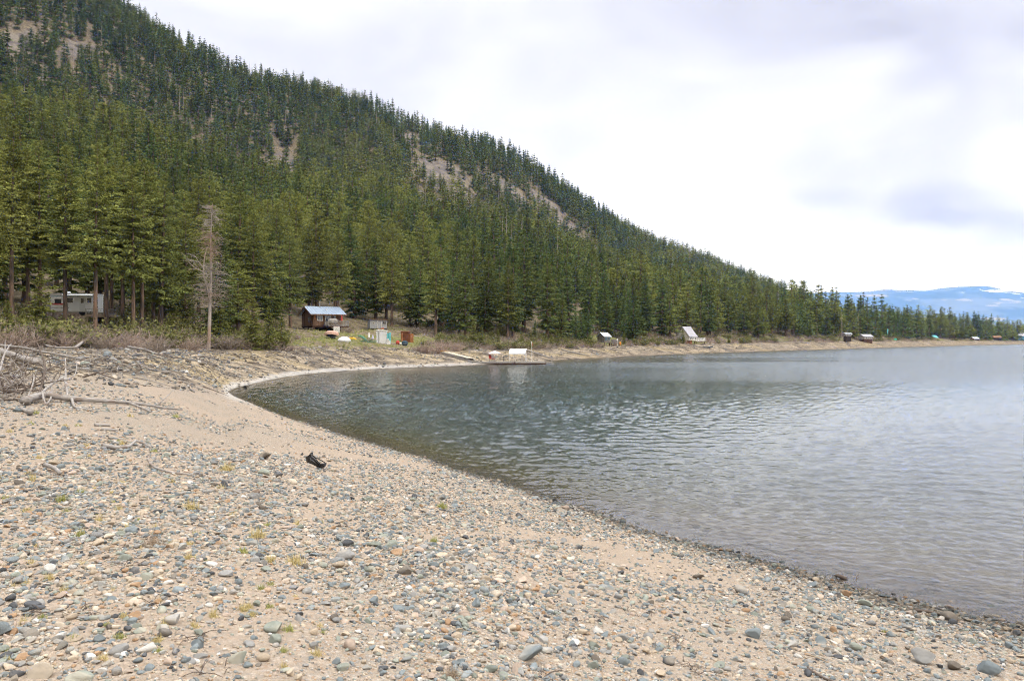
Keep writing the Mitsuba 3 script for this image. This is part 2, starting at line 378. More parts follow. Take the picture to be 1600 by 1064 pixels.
tag(put('mountain', (np.stack([X * FAR, Y * FAR, (Z - EYE) * FAR + EYE], -1).reshape(-1, 3), quads), 'mountain_matter', smooth=True), 'hazy blue mountain with patches of snow across the lake', kind='structure')

# ------------------------------------------------------------------ the lake
rng = np.random.default_rng(5)
waves = []
for k in range(84):
    lam = 0.11 * 10.0 ** rng.random()              # 0.11 to 1.1 m
    ang = math.radians(rng.normal(252, 40))
    waves.append((lam, 2 * PI / lam * math.cos(ang), 2 * PI / lam * math.sin(ang), rng.random() * 2 * PI, 0.024 * lam / (2 * PI) * (1.9 if lam < 0.5 else 1.2)))
def lake_height(x, y, r):
    """Wind ripples: short near the shore, longer ones only over deeper water, in gusty patches."""
    depth = np.clip(-ground_raw(x, y), 0.0, None)
    q = np.stack([x, y, 0 * x], -1)
    gust = (1.15 - 0.65 * np.clip((x - 0.12 * y + 1.0) / 9.0, 0, 1)) * (0.55 + 1.2 * np.clip(meshkit.fbm(q * np.array([1 / 26.0, 1 / 13.0, 1]), 3, 41) - 0.25, 0, 1))
    h = np.zeros_like(x)
    for lam, kx, ky, ph, am in waves:
        h += am * np.clip(depth / (0.9 * lam) + 0.06, 0, 1) * np.sin(kx * x + ky * y + ph + 2.2 * np.sin(0.21 * x + ph) * np.cos(0.17 * y - ph))
    return h * gust * np.clip((430.0 - r) / 300.0, 0, 1)
def ground_raw(x, y):
    th, lr = polar(x, y)
    it = np.interp(th, TH, np.arange(NT)); ir = (lr - LR[0]) / (LR[1] - LR[0])
    return map_coordinates(ZG, [it.ravel(), ir.ravel()], order=1, mode='nearest').reshape(np.shape(x))
th_w = np.concatenate([np.linspace(-0.40, 0.60, 640, endpoint=False), np.linspace(0.60, 2.4, 90)])
r_w = np.concatenate([1.0 / np.linspace(1 / 6.3, 1 / 130.0, 520, endpoint=False), np.exp(np.linspace(math.log(130.0), math.log(6500.0), 120))])
A, R = np.meshgrid(th_w, r_w, indexing='ij')
X, Y = R * np.sin(A), R * np.cos(A)
Z = lake_height(X, Y, R)
ni, nj = A.shape
i, j = np.meshgrid(np.arange(ni - 1), np.arange(nj - 1), indexing='ij'); a = i * nj + j
quads = np.stack([a, a + 1, a + nj + 1, a + nj], -1).reshape(-1, 4)
dry_q = ground_raw(X, Y).ravel()[quads].min(1) < 0.35       # keep the sheet a little way under the shore
quads = quads[dry_q][:, [0, 3, 2, 1]]
used, inv = np.unique(quads, return_inverse=True)
WV = np.stack([X, Y, Z], -1).reshape(-1, 3)[used]
def lake_rough(p, n, uv):
    open_water = mikit.smoothstep(25.0, 130.0, p.y + 0.35 * p.x)
    streak = mikit.fbm(p.x / 90.0, p.y / 16.0, 6.0, octaves=3)
    return 0.012 + open_water * (0.015 + 0.05 * mikit.smoothstep(0.38, 0.56, streak + 0.0022 * (p.x - 20)))
scene['lake_water'] = {'type': 'homogeneous', 'albedo': rgb(0.46, 0.55, 0.60), 'sigma_t': rgb(0.60, 0.46, 0.47)}
scene['water_surface'] = {'type': 'roughdielectric', 'distribution': 'ggx', 'int_ior': 1.33, 'ext_ior': 1.0, 'alpha': mikit.proc(lake_rough)}
k = put('lake', (WV, inv.reshape(-1, 4)), 'water_surface', smooth=True)
scene[k]['interior'] = {'type': 'ref', 'id': 'lake_water'}
scene[k]['exterior'] = {'type': 'ref', 'id': 'air'}
tag(k, 'rippled lake water reflecting the dark forest and the pale cloudy sky', kind='structure')
# ------------------------------------------------------------------ trees: matter
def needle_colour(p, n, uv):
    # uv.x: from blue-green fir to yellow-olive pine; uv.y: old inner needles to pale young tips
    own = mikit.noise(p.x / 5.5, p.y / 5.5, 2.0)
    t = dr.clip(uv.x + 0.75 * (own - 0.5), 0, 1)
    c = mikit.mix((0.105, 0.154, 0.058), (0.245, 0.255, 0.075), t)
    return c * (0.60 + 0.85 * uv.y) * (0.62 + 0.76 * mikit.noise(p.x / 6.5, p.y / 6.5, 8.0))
diffuse('needles', needle_colour)
def bark_colour(p, n, uv):
    f = mikit.fbm(p.x * 5, p.y * 5, p.z * 0.9, octaves=3)
    c = mikit.mix((0.085, 0.070, 0.058), (0.205, 0.150, 0.115), mikit.smoothstep(0.3, 0.7, f))
    return dr.lerp(c, mi.Color3f(0.27, 0.165, 0.115), 0.55 * mikit.noise(p.x / 9, p.y / 9, 1.0) * mikit.smoothstep(0.35, 0.6, f))
diffuse('bark', bark_colour)
def dead_colour(p, n, uv):
    f = mikit.fbm(p.x * 6, p.y * 6, p.z * 1.3, octaves=3)
    c = mikit.mix((0.26, 0.22, 0.195), (0.47, 0.42, 0.375), f)
    return dr.lerp(c, mi.Color3f(0.36, 0.24, 0.17), mikit.smoothstep(0.5, 0.75, mikit.noise(p.x / 2, p.y / 2, p.z / 1.8)) * 0.6)
diffuse('dead_wood', dead_colour)
def twig_colour(p, n, uv):
    c = mikit.mix((0.22, 0.19, 0.16), (0.35, 0.265, 0.225), uv.x)
    return c * (0.7 + 0.6 * uv.y)
diffuse('twigs', twig_colour)
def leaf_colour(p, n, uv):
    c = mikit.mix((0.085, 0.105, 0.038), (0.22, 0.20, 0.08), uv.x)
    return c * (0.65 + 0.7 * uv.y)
diffuse('young_leaves', leaf_colour)

def unit(v):
    return v / (np.linalg.norm(v, axis=-1, keepdims=True) + 1e-12)

def blades(base, d, size, wide, r, uv):
    """Pointed needle sprays: one triangle at each base along d."""
    n = len(base)
    rnd = unit(r.normal(size=(n, 3)))
    w = unit(np.cross(d, rnd)) * (wide * size)[:, None]
    v = np.stack([base - w * 0.5, base + w * 0.5, base + d * size[:, None]], 1).reshape(-1, 3)
    return v, np.arange(3 * n).reshape(-1, 3), np.repeat(uv, 3, axis=0)

def conifer(seed, h, base, width, n_br, n_tuft, n_blade, size, hue, ragged=0.35, top_round=0.0, lean=0.0, trunk_r=None, sides=7, dead=False):
    """A trunk and a crown of whorled, drooping branches that carry needle sprays."""
    r = np.random.default_rng(seed)
    bend = r.normal(0, 0.012, 2) * h
    ax = lambda t: np.stack([bend[0] * t * t + lean * h * t, bend[1] * t * t, h * t], -1)
    ts = np.array([-0.03, 0.02, 0.12, 0.35, 0.6, 0.82, 1.0])
    tr = (trunk_r or 0.017 * h) * np.array([1.25, 1.05, 0.92, 0.74, 0.5, 0.26, 0.05])
    trunk = [tube(ax(ts), tr, sides)]
    t = base + (1 - base) * np.sort(r.random(n_br)) ** 0.92
    s = (t - base) / (1 - base)
    prof = np.clip((1 - s) ** (0.78 - 0.25 * top_round), 0, 1) * np.clip(0.45 + 2.6 * s, 0, 1)
    L = width * (prof * r.uniform(1 - ragged, 1 + ragged * 0.55, n_br) + 0.02)
    az = np.cumsum(r.normal(2.4, 0.5, n_br))
    gap = 0.5 + 0.5 * np.sin(az * 1.0 + r.random() * 6) * np.sin(t * 17 + r.random() * 6)
    L *= 0.82 + 0.28 * gap
    up = -0.24 + 0.85 * s ** 1.3 + r.normal(0, 0.12, n_br)
    k = n_tuft
    u = np.linspace(0.16, 1.0, k)[None] * np.ones((n_br, 1)) + r.normal(0, 0.03, (n_br, k))
    out = np.stack([np.cos(az), np.sin(az), 0 * az], -1)
    side = np.stack([-np.sin(az), np.cos(az), 0 * az], -1)
    spread = r.uniform(-1, 1, (n_br, k)) * 0.34 * np.clip(1.1 - 0.55 * u, 0, 1)
    rise = up[:, None] * u - 0.22 * u ** 2 + 0.16 * u ** 4
    pos = ax(t)[:, None] + L[:, None, None] * (u[..., None] * out[:, None] + spread[..., None] * side[:, None] + rise[..., None] * np.array([0, 0, 1.0]))
    pos = pos + r.normal(0, 0.05, pos.shape) * size
    if dead:
        for b in range(n_br):
            p = np.stack([ax(t[b:b + 1])[0] + L[b] * (x * out[b] + 0.25 * x * x * spread[b, 0] * side[b] + (up[b] * x - 0.15 * x * x) * np.array([0, 0, 1])) for x in (0, 0.35, 0.7, 1.0)])
            trunk.append(tube(p, [0.05, 0.035, 0.022, 0.008], 4, cap=False))
        return merge(trunk), None, None
    base_p = np.repeat(pos.reshape(-1, 3), n_blade, axis=0)
    n = len(base_p)
    d = np.repeat((out[:, None] * 0.75 + np.sign(spread)[..., None] * side[:, None] * 0.45 + np.array([0, 0, -0.10])).reshape(-1, 3), n_blade, axis=0)
    d = unit(d + r.normal(0, 0.48, (n, 3)) * np.array([1, 1, 0.75]))
    sz = size * r.uniform(0.65, 1.3, n) * np.repeat((1.16 - 0.82 * np.repeat(s[:, None], k, 1)).ravel(), n_blade)
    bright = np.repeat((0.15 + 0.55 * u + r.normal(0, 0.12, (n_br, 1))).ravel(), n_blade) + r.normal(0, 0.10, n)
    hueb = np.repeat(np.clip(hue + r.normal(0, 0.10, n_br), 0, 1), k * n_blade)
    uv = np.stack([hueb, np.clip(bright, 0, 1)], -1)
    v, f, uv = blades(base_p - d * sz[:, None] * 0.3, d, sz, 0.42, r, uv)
    tip = ax(np.array([0.93, 1.0]))                                     # leader
    return merge(trunk), (v, f), uv

def shape_dict(mesh, mat, smooth=False, uv=None):
    return mikit.ply(mesh, mat, smooth=smooth, uv=uv)

TREES = {}
def tree_group(name, *args, **kw):
    trunk, crown, uv = conifer(*args, **kw)
    g = {'type': 'shapegroup', 'trunk': shape_dict(trunk, 'dead_wood' if kw.get('dead') else 'bark', smooth=True)}
    if crown is not None:
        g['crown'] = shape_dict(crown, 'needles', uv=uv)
    scene[name] = g
    TREES[name] = kw.get('hue', args[8] if len(args) > 8 else 0)
    return name

HUES = [0.30, 0.75, 0.50, 0.15, 0.62, 0.90, 0.42, 0.68]
near_g, mid_g, far_g = [], [], []
for k in range(8):
    r = random.Random(100 + k)
    wide = [0.185, 0.24, 0.20, 0.165, 0.21, 0.225, 0.17, 0.20][k]
    base = [0.10, 0.30, 0.16, 0.06, 0.24, 0.34, 0.12, 0.20][k]
    rnd = [0, 0.8, 0.2, 0, 0.5, 0.9, 0.1, 0.3][k]
    near_g.append(tree_group(f'near_tree_kind_{k}', 10 + k, 1.0 * 20, base, wide * 20, 175, 17, 4, 0.52, HUES[k], ragged=0.5, top_round=rnd, lean=r.uniform(-0.02, 0.02)))
    mid_g.append(tree_group(f'mid_tree_kind_{k}', 30 + k, 20, base * 0.9, wide * 20, 96, 8, 3, 0.92, HUES[k], ragged=0.48, top_round=rnd, sides=5))
    far_g.append(tree_group(f'far_tree_kind_{k}', 50 + k, 20, base * 0.8, wide * 20, 48, 5, 3, 1.5, HUES[k], ragged=0.4, top_round=rnd, sides=4))
for k in (8, 9):           # tall pines with long bare trunks
    near_g.append(tree_group(f'near_tree_kind_{k}', 10 + k, 20, [0.42, 0.33][k - 8], [3.1, 3.3][k - 8], [130, 165][k - 8], 15, 4, 0.5, [0.7, 0.85][k - 8], ragged=0.55, top_round=0.6, lean=0.01, trunk_r=0.24))
snag_g = [tree_group(f'snag_kind_{k}', 70 + k, 20, 0.25, 1.7, 34, 3, 1, 0.5, 0.5, ragged=0.5, trunk_r=0.22, sides=5, dead=True) for k in range(3)]

# ------------------------------------------------------------------ trees: where they stand
TALL = []              # single trees set by hand: (x, y, height, kind)
KEEP_CLEAR = []        # (x, y, radius) of buildings and yards, no trees there
def keep_clear(px, Y, rad):
    p = P(px, Y); KEEP_CLEAR.append((p[0], p[1], rad))
for px, Y, rad in [(503, 127, 6.5), (512, 118, 6), (518, 108, 6), (488, 117, 5), (478, 112, 3), (494, 108, 5), (530, 112, 6), (585, 128, 6), (600, 126, 6), (575, 120, 6), (540, 112, 7), (590, 112, 8), (592, 133, 7), (615, 122, 9), (640, 118, 6), (560, 125, 5), (480, 116, 4), (481, 101, 5), (482, 93, 5), (484, 86, 4), (596, 102, 7), (572, 101, 7), (620, 102, 7), (548, 100, 6), (528, 99, 6), (642, 106, 6), (94, 72, 4), (112, 70, 4), (130, 70, 4), (148, 70, 4), (90, 63, 4), (120, 62, 4), (150, 63, 4), (540, 135, 5),
                   (118, 84, 5.5), (145, 80, 4.5), (195, 84, 3.0), (120, 77, 5), (90, 78, 4), (170, 76, 4), 
                   (948, 170, 6), (955, 162, 5), (1084, 208, 7), (1090, 200, 6), (1325, 305, 8), (1357, 318, 10), (1397, 372, 8), (1463, 470, 14), (1525, 540, 14), (1556, 610, 12), (1596, 720, 25)]:
    keep_clear(px, Y, rad)

def scatter(seed, step, near, far):
    r = np.random.default_rng(seed)
    n = int(far / step)
    gx, gy = np.meshgrid(np.arange(-n, n) * step, np.arange(0, n) * step * 0.9)
    gx = gx + (np.arange(gx.shape[0]) % 2)[:, None] * step / 2
    x = (gx + r.normal(0, 0.32 * step, gx.shape)).ravel(); y = (gy + r.normal(0, 0.32 * step, gy.shape)).ravel()
    rad = np.hypot(x, y); th = np.arctan2(x, y)
    m = (rad > near) & (rad < far) & (th > math.radians(-37)) & (th < math.radians(35.5)) & (y > 20)
    return x[m], y[m]

tx, ty = scatter(77, 4.5, 55, 1000)
tr_ = np.hypot(tx, ty)
kk = np.exp(f_r(np.arctan2(tx, ty)))
r77 = np.random.default_rng(78)
start = kk[:, 4] + 0.35 * (kk[:, 5] - kk[:, 4]) + r77.normal(0, 2.0, len(tx))
dens = np.ones(len(tx))
dens *= np.where(tr_ > kk[:, 7] + 26, 0, 1) * np.where(tr_ < start, 0, 1)
bare = bareness(tx, ty)
dens *= np.clip(1.0 - 1.7 * bare, 0.12, 1)
q = np.stack([tx, ty, 0 * tx], -1)
dens *= np.clip(0.45 + 1.5 * meshkit.fbm(q / 40.0, 3, 91) , 0.5, 1.0)
dens *= np.where(tr_ > 300, 0.86, 1.0) * np.where(tr_ < 160, 0.92, 1.0)
left_open = np.clip((-20 - tx) / 20, 0, 1) * np.clip((118 - tr_) / 30, 0, 1)        # the open bank below the camper trailer
dens *= 1 - 0.30 * left_open
for cx, cy, rad in KEEP_CLEAR:
    dens[np.hypot(tx - cx, ty - cy) < rad] = 0
ok = r77.random(len(tx)) < dens
tx, ty, tr_, kk, bare = tx[ok], ty[ok], tr_[ok], kk[ok], bare[ok]
HAND = [(18, 72, 19, 8), (44, 80, 18, 9), (63, 80, 19, 8), (102, 76, 18, 9), (149, 72, 18, 9), (166, 79, 19, 8), (174, 82, 17, 9), (191, 80, 18, 8), (208, 76, 17, 9), (222, 78, 18, 8), (240, 82, 18, 9), (528, 131, 17, 5), (612, 138, 15, 1)]
n_auto = len(tx)
hx = np.array([P(a, b)[0] for a, b, c, d in HAND]); hy = np.array([b for a, b, c, d in HAND], float)
tx, ty = np.concatenate([tx, hx]), np.concatenate([ty, hy])
tr_ = np.hypot(tx, ty); kk = np.exp(f_r(np.arctan2(tx, ty))); bare = np.concatenate([bare, np.zeros(len(HAND))])
tz = ground(tx, ty)
n_t = len(tx)
hue_field = meshkit.fbm(np.stack([tx, ty, 0 * tx], -1) / 45.0, 3, 92)
th_ = np.clip(r77.normal(14.4, 3.3, n_t), 7.5, 22)
young = r77.random(n_t) < 0.16
th_[young] = r77.uniform(4.5, 9, young.sum())
up = np.clip((tz - 40) / 120, 0, 1)
th_ *= 1 - 0.12 * up
edge = np.clip((tr_ - kk[:, 4]) / (kk[:, 5] - kk[:, 4] + 8) , 0, 1)
th_ *= 0.72 + 0.28 * edge
th_ *= np.where((tr_ < 110) & (tx < -30), 1.34, 1.0)
th_ *= np.where(bare > 0.35, 0.72, 1.0)
crest_d = kk[:, 7] - tr_
th_ *= np.where(crest_d < 40, 0.88, 1.0)
th_[n_auto:] = [c for a, b, c, d in HAND]; young[n_auto:] = False
th_ = np.where(tr_ < 150, np.minimum(th_, 19.5), np.minimum(th_, 21.0))
snag = r77.random(n_t) < np.where(tr_ > 260, 0.05, 0.0)
# how large each shows, counting what nearer trees leave of it
order = np.argsort(tr_)
skyline = np.full(1900, -9.0); shows = np.zeros(n_t)
for q_ in order:
    col = int(np.clip(950 + tx[q_] / ty[q_] * 1200, 0, 1899)); w = max(1, int(0.17 * th_[q_] / tr_[q_] * 1200))
    e0, e1 = (tz[q_] - EYE) / ty[q_] * 1200, (tz[q_] + th_[q_] - EYE) / ty[q_] * 1200
    c0, c1 = max(0, col - w), min(1900, col + w + 1)
    seen = np.clip(e1 - np.maximum(skyline[c0:c1], e0), 0, None)
    shows[q_] = seen.mean() * w if abs(tx[q_] / ty[q_]) < 0.667 else 0
    skyline[c0:c1] = np.maximum(skyline[c0:c1], np.minimum(e1 * 0.94 + e0 * 0.06, 9e9))
big = set(np.argsort(-shows)[:300].tolist())
# trees wholly behind several ranks of others are thinned out: from the shore no one sees them
hidden = (shows <= 0.0) & (np.abs(tx / ty) < 0.66) & (r77.random(n_t) < 0.8)
print('hidden', hidden.sum(), 'near', (tr_ < 165).sum(), 'mid', ((tr_ >= 165) & (tr_ < 340)).sum(), 'nearh', (hidden & (tr_ < 165)).sum(), 'midh', (hidden & (tr_ >= 165) & (tr_ < 340)).sum())

HOME = [(503, 127, 'near the brown cabin with the blue roof', 9), (590, 140, 'near the grey shed on the grassy yard', 12), (640, 120, 'near the rusty brown hut', 9), (118, 86, 'near the white camper trailer', 12),
        (948, 170, 'near the small hut with the pale roof', 10), (1084, 210, 'near the white steep-roofed cottage', 12), (325, 80, 'behind the bare dead tree on the bank', 12)]
HOME = [(*P(a, b)[:2], c, d) for a, b, c, d in HOME]
n_far = 0
count_kind = {}
for q_ in range(n_t):
    if hidden[q_]: continue
    x, y, z, h = tx[q_], ty[q_], tz[q_], th_[q_]
    s = h / 20.0
    fat = ((0.95 if tr_[q_] < 205 else 1.12) + 0.40 * r77.random()) * (1.0 if h > 12 else 1.35)
    M = T().translate([float(x), float(y), float(z - 0.15)]).rotate([0, 0, 1], float(r77.random() * 360)).scale([s * fat, s * fat, s])
    lvl = near_g if tr_[q_] < 205 else mid_g if tr_[q_] < 340 else far_g
    want = 0.45 + 1.5 * (hue_field[q_] - 0.5) + 0.18 * r77.normal() + (0.25 if tr_[q_] < 230 and tx[q_] < 0 else 0.0) - 0.25 * up[q_]
    g = lvl[int(np.argmin([abs(hh - want) + 0.14 * r77.random() for hh in HUES]))]
    if q_ >= n_auto: g = near_g[HAND[q_ - n_auto][3]]; snag[q_] = False; M = T().translate([float(x), float(y), float(z - 0.15)]).rotate([0, 0, 1], float(37 * q_)).scale(float(s))
    hue = TREES[g]
    is_snag = snag[q_] and h > 10
    if is_snag:
        g = snag_g[int(r77.integers(3))]
    inst = {'type': 'instance', 'to_world': M, 'group': {'type': 'ref', 'id': g}}
    if q_ in big:
        kind = 'dead_tree' if is_snag else 'young_conifer' if young[q_] else 'conifer_tree'
        key = numbered(kind)
        scene[key] = inst
        near_what = next((c for hx, hy, c, d in HOME if math.hypot(x - hx, y - hy) < d), None)
        zone = near_what or ('on the bank at the left end of the bay' if tr_[q_] < 110 and x < -22 else 'in the front rank of the forest along the shore' if tr_[q_] < kk[q_, 5] + 22
                             else 'amid the forest of the lower slope' if z < 60 else 'high on the mountainside')
        px_ = 800 + x / y * F
        if not near_what:
            above = ('the left edge of the bank' if px_ < 60 else 'the camper trailer' if px_ < 250 else 'the bare dead tree' if px_ < 420 else 'the brown cabin' if px_ < 555 else 'the yard with the grey shed' if px_ < 660 else 'the reddish bushes and gangway' if px_ < 750
                     else 'the dock with the white canopy' if px_ < 850 else 'the rocky shore right of the dock' if px_ < 925 else 'the small hut at the shore' if px_ < 1000 else 'the white cottage' if px_ < 1130 else 'the sandy shore right of the cottage' if px_ < 1290 else 'the far houses' if px_ < 1480 else 'the low point')
            zone = (f'at the forest edge behind {above}' if tr_[q_] < kk[q_, 5] + 22 else f'on the lower slope above {above}' if z < 40 else f'on the middle slope above {above}' if z < 90 else f'high on the mountainside above {above}')
        look = ('grey dead tree' if is_snag else 'small young green conifer' if young[q_] else 'olive-green ragged pine' if hue > 0.6 else 'dark blue-green fir' if hue < 0.35 else 'mid-green conifer')
        if not is_snag and not young[q_]: look = ('tall ' if h > 17 else 'short ' if h < 11.5 else '') + look
        cat = 'dead tree' if is_snag else 'tree'
        tag(key, f'{look} {zone}', cat, f'{look}s {zone}')
    else:
        n_far += 1
        scene[f'forest__{n_far:03d}'] = inst
tag('forest', 'dense conifer forest covering the mountainside down to the lake', kind='stuff')
print('trees', n_t, 'big', len(big))
# ------------------------------------------------------------------ stones of the beach
def stone_colour(p, n, uv):
    c = stone_palette(uv.x)
    f = mikit.fbm(p.x * 38, p.y * 38, p.z * 38, octaves=3)
    vein = mikit.fbm(p.x * 14, p.y * 14, p.z * 45, octaves=2)
    c = c * 0.78 * (0.62 + 0.52 * uv.y) * (0.80 + 0.40 * f) * (0.88 + 0.24 * vein)
    c = dr.lerp(c, mi.Color3f(0.55, 0.47, 0.37), mikit.smoothstep(0.55, 0.8, mikit.noise(p.x * 9, p.y * 9, p.z * 9)) * 0.30)   # dry dust
    wet = mikit.smoothstep(0.10, 0.02, p.z)
    return c * (1 - 0.55 * wet)
diffuse('stone_matter', stone_colour)

def stones(seed, x, y, size, sub, pal, z=None, flat=(0.36, 0.72), angular=0.5, sink=0.30, tilt=0.25):
    """Many stones as arrays (n, verts, 3), the faces of one, and uv: lumpy flattened pebbles with broken flat faces."""
    r = np.random.default_rng(seed)
    ico = trimesh.creation.icosphere(subdivisions=sub, radius=1.0)
    b, f = np.array(ico.vertices), np.array(ico.faces)
    n, m = len(x), len(b)
    v = np.tile(b[None], (n, 1, 1))
    for k in range(3):                                             # low lumps
        d = unit(r.normal(size=(n, 1, 3)))
        v = v * (1 + r.uniform(0.05, 0.16, (n, 1, 1)) * np.sin((b[None] * d).sum(-1, keepdims=True) * r.uniform(1.5, 4.0, (n, 1, 1)) + r.uniform(0, 6, (n, 1, 1))))
    if sub >= 2:
        v = v * (1 + 0.10 * (meshkit.fbm(b[None] * 2.2 + r.uniform(0, 90, (n, 1, 3)), 2, 3)[..., None] - 0.5))
    for k in range(5):                                             # broken faces
        d = unit(r.normal(size=(n, 1, 3)))
        o = np.where(r.random((n, 1)) < angular, r.uniform(0.36, 0.78, (n, 1)), 2.0)
        over = np.clip((v * d).sum(-1) - o, 0, None)
        v = v - over[..., None] * d * 0.93
    dims = np.stack([np.ones(n), r.uniform(0.58, 0.95, n), r.uniform(*flat, n)], -1) * (np.asarray(size) / 2)[:, None]
    v = v * dims[:, None]
    ta, td = r.normal(0, tilt, n), r.random(n) * 2 * PI                # lean, then turn
    ca, sa = np.cos(ta)[:, None], np.sin(ta)[:, None]
    v = np.stack([v[..., 0] * ca + v[..., 2] * sa, v[..., 1], -v[..., 0] * sa + v[..., 2] * ca], -1)
    c, s = np.cos(td)[:, None], np.sin(td)[:, None]
    v = np.stack([v[..., 0] * c - v[..., 1] * s, v[..., 0] * s + v[..., 1] * c, v[..., 2]], -1)
    zz = ground(x, y) if z is None else z
    v = v + np.stack([x, y, zz + dims[:, 2] * (1 - 2 * sink)], -1)[:, None]
    tone = np.clip(r.normal(0.55, 0.22, n), 0, 1)
    uv = np.repeat(np.stack([(np.asarray(pal) + 0.5) / NPAL, tone], -1)[:, None], m, axis=1)
    return v, f, uv

def flatten(v, f, uv):
    n, m = v.shape[:2]
    return v.reshape(-1, 3), (f[None] + (np.arange(n) * m)[:, None, None]).reshape(-1, 3), uv.reshape(-1, 2)

#            blue-grey grey  tan   pink  white rust  dark  green-grey brown sand
MIX_BEACH = [0.25,    0.20, 0.11, 0.08, 0.05, 0.035, 0.06, 0.12,    0.035, 0.07]
MIX_FLATS = [0.08,    0.14, 0.06, 0.03, 0.02, 0.00, 0.22, 0.06,     0.37, 0.02]
MIX_GRAIN = [0.08,    0.13, 0.22, 0.19, 0.09, 0.07, 0.02, 0.05,     0.03, 0.12]

rs = np.random.default_rng(2024)
def land_points(r0, r1, per_m2, th0=-0.62, th1=0.60):
    area = 0.5 * (th1 - th0) * (r1 * r1 - r0 * r0)
    n = int(area * per_m2)
    r = np.sqrt(rs.uniform(r0 * r0, r1 * r1, n)); t = rs.uniform(th0, th1, n)
    x, y = r * np.sin(t), r * np.cos(t)
    z = ground(x, y)
    k = z > -0.14
    return x[k], y[k], z[k], r[k]

def stoniness(x, y, z):
    q = np.stack([x, y, 0 * x], -1)
    a = meshkit.fbm(q / np.array([4.2, 2.6, 1]) + 3.3, 3, 61)
    b = meshkit.fbm(q / 0.9, 2, 62)
    s = np.clip((a - 0.45) / 0.09, 0, 1) * np.clip(0.35 + 1.5 * (b - 0.25), 0, 1)
    left = np.clip((-0.2 * y - x) / 1.5 , 0, 1) * np.clip((15 - y) / 5, 0, 1)                # the cobbled left of the beach
    middle = np.clip(1.25 - np.abs((x - 0.15) + 0.42 * (y - 5.2)) / 1.35, 0, 1) * np.clip((13 - y) / 4, 0, 1)
    shore = 1.15 * np.exp(-(z / 0.15) ** 2)
    s = np.maximum.reduce([0.55 * s * np.clip((26 - y) / 10, 0.15, 1), 0.95 * left * (0.30 + 0.70 * s), middle * (0.15 + 0.85 * np.clip(b * 2 - 0.4, 0, 1)), 0.85 * shore])
    return s

ALL = []            # (x, y, z, size, palette)
for lo, hi, r0, r1, per, bias in [(0.012, 0.024, 3.0, 6.6, 1300, 0.40), (0.022, 0.042, 3.0, 13.0, 800, 0.035), (0.040, 0.075, 3.0, 26.0, 275, 0.012), (0.072, 0.115, 3.0, 40.0, 23.0, 0.01), (0.11, 0.16, 4.2, 45.0, 0.9, 0.02)]:
    x, y, z, r = land_points(r0, r1, per)
    far_end = np.exp(f_r(np.arctan2(x, y)))[:, 3]
    keep = (rs.random(len(x)) < np.clip(stoniness(x, y, z) * (1 - bias) + bias, 0, 1)) & (r < np.maximum(knot_r(1, x, y) + 1.5, 4))
    x, y, z, r = x[keep], y[keep], z[keep], r[keep]
    size = lo * (hi / lo) ** rs.random(len(x))
    see = size / r * 768 > 2.15
    x, y, z, size = x[see], y[see], z[see], size[see]
    mix = np.array(MIX_GRAIN if hi < 0.03 else MIX_BEACH); mix = mix / mix.sum()
    pal = rs.choice(NPAL, len(x), p=mix)
    ALL.append((x, y, z, size, pal))
# the stony flats and banks beyond the bay, out to the cottages
for lo, hi, r0, r1, per, bank_only in [(0.08, 0.15, 17, 62, 11.0, False), (0.14, 0.30, 17, 130, 4.2, False), (0.28, 0.60, 34, 240, 0.30, False)]:
    x, y, z, r = land_points(r0, r1, per)
    k = np.exp(f_r(np.arctan2(x, y)))
    near_w, far_w, bank = k[:, 1], k[:, 3], k[:, 4]
    landward = np.where(x / y < -0.365, r > near_w - 1, r > far_w + 0.6)
    q = np.stack([x, y, 0 * x], -1)
    patch = np.clip((meshkit.fbm(q / np.array([7.0, 4.0, 1]), 3, 71) - 0.36) / 0.16, 0.16, 1)
    up_bank = np.clip((r - np.where(x / y < -0.365, near_w, far_w)) / (bank - far_w + 1), 0, 1)
    keep = landward & (r < bank + 1.5) & (rs.random(len(x)) < patch * (0.35 + 0.65 * up_bank))
    x, y, z, r = x[keep], y[keep], z[keep], r[keep]
    size = lo * (hi / lo) ** rs.random(len(x))
    see = size / r * 768 > 1.5
    x, y, z, size = x[see], y[see], z[see], size[see]
    mix = np.array(MIX_FLATS); mix = mix / mix.sum()
    ALL.append((x, y, z, size, rs.choice(NPAL, len(x), p=mix)))
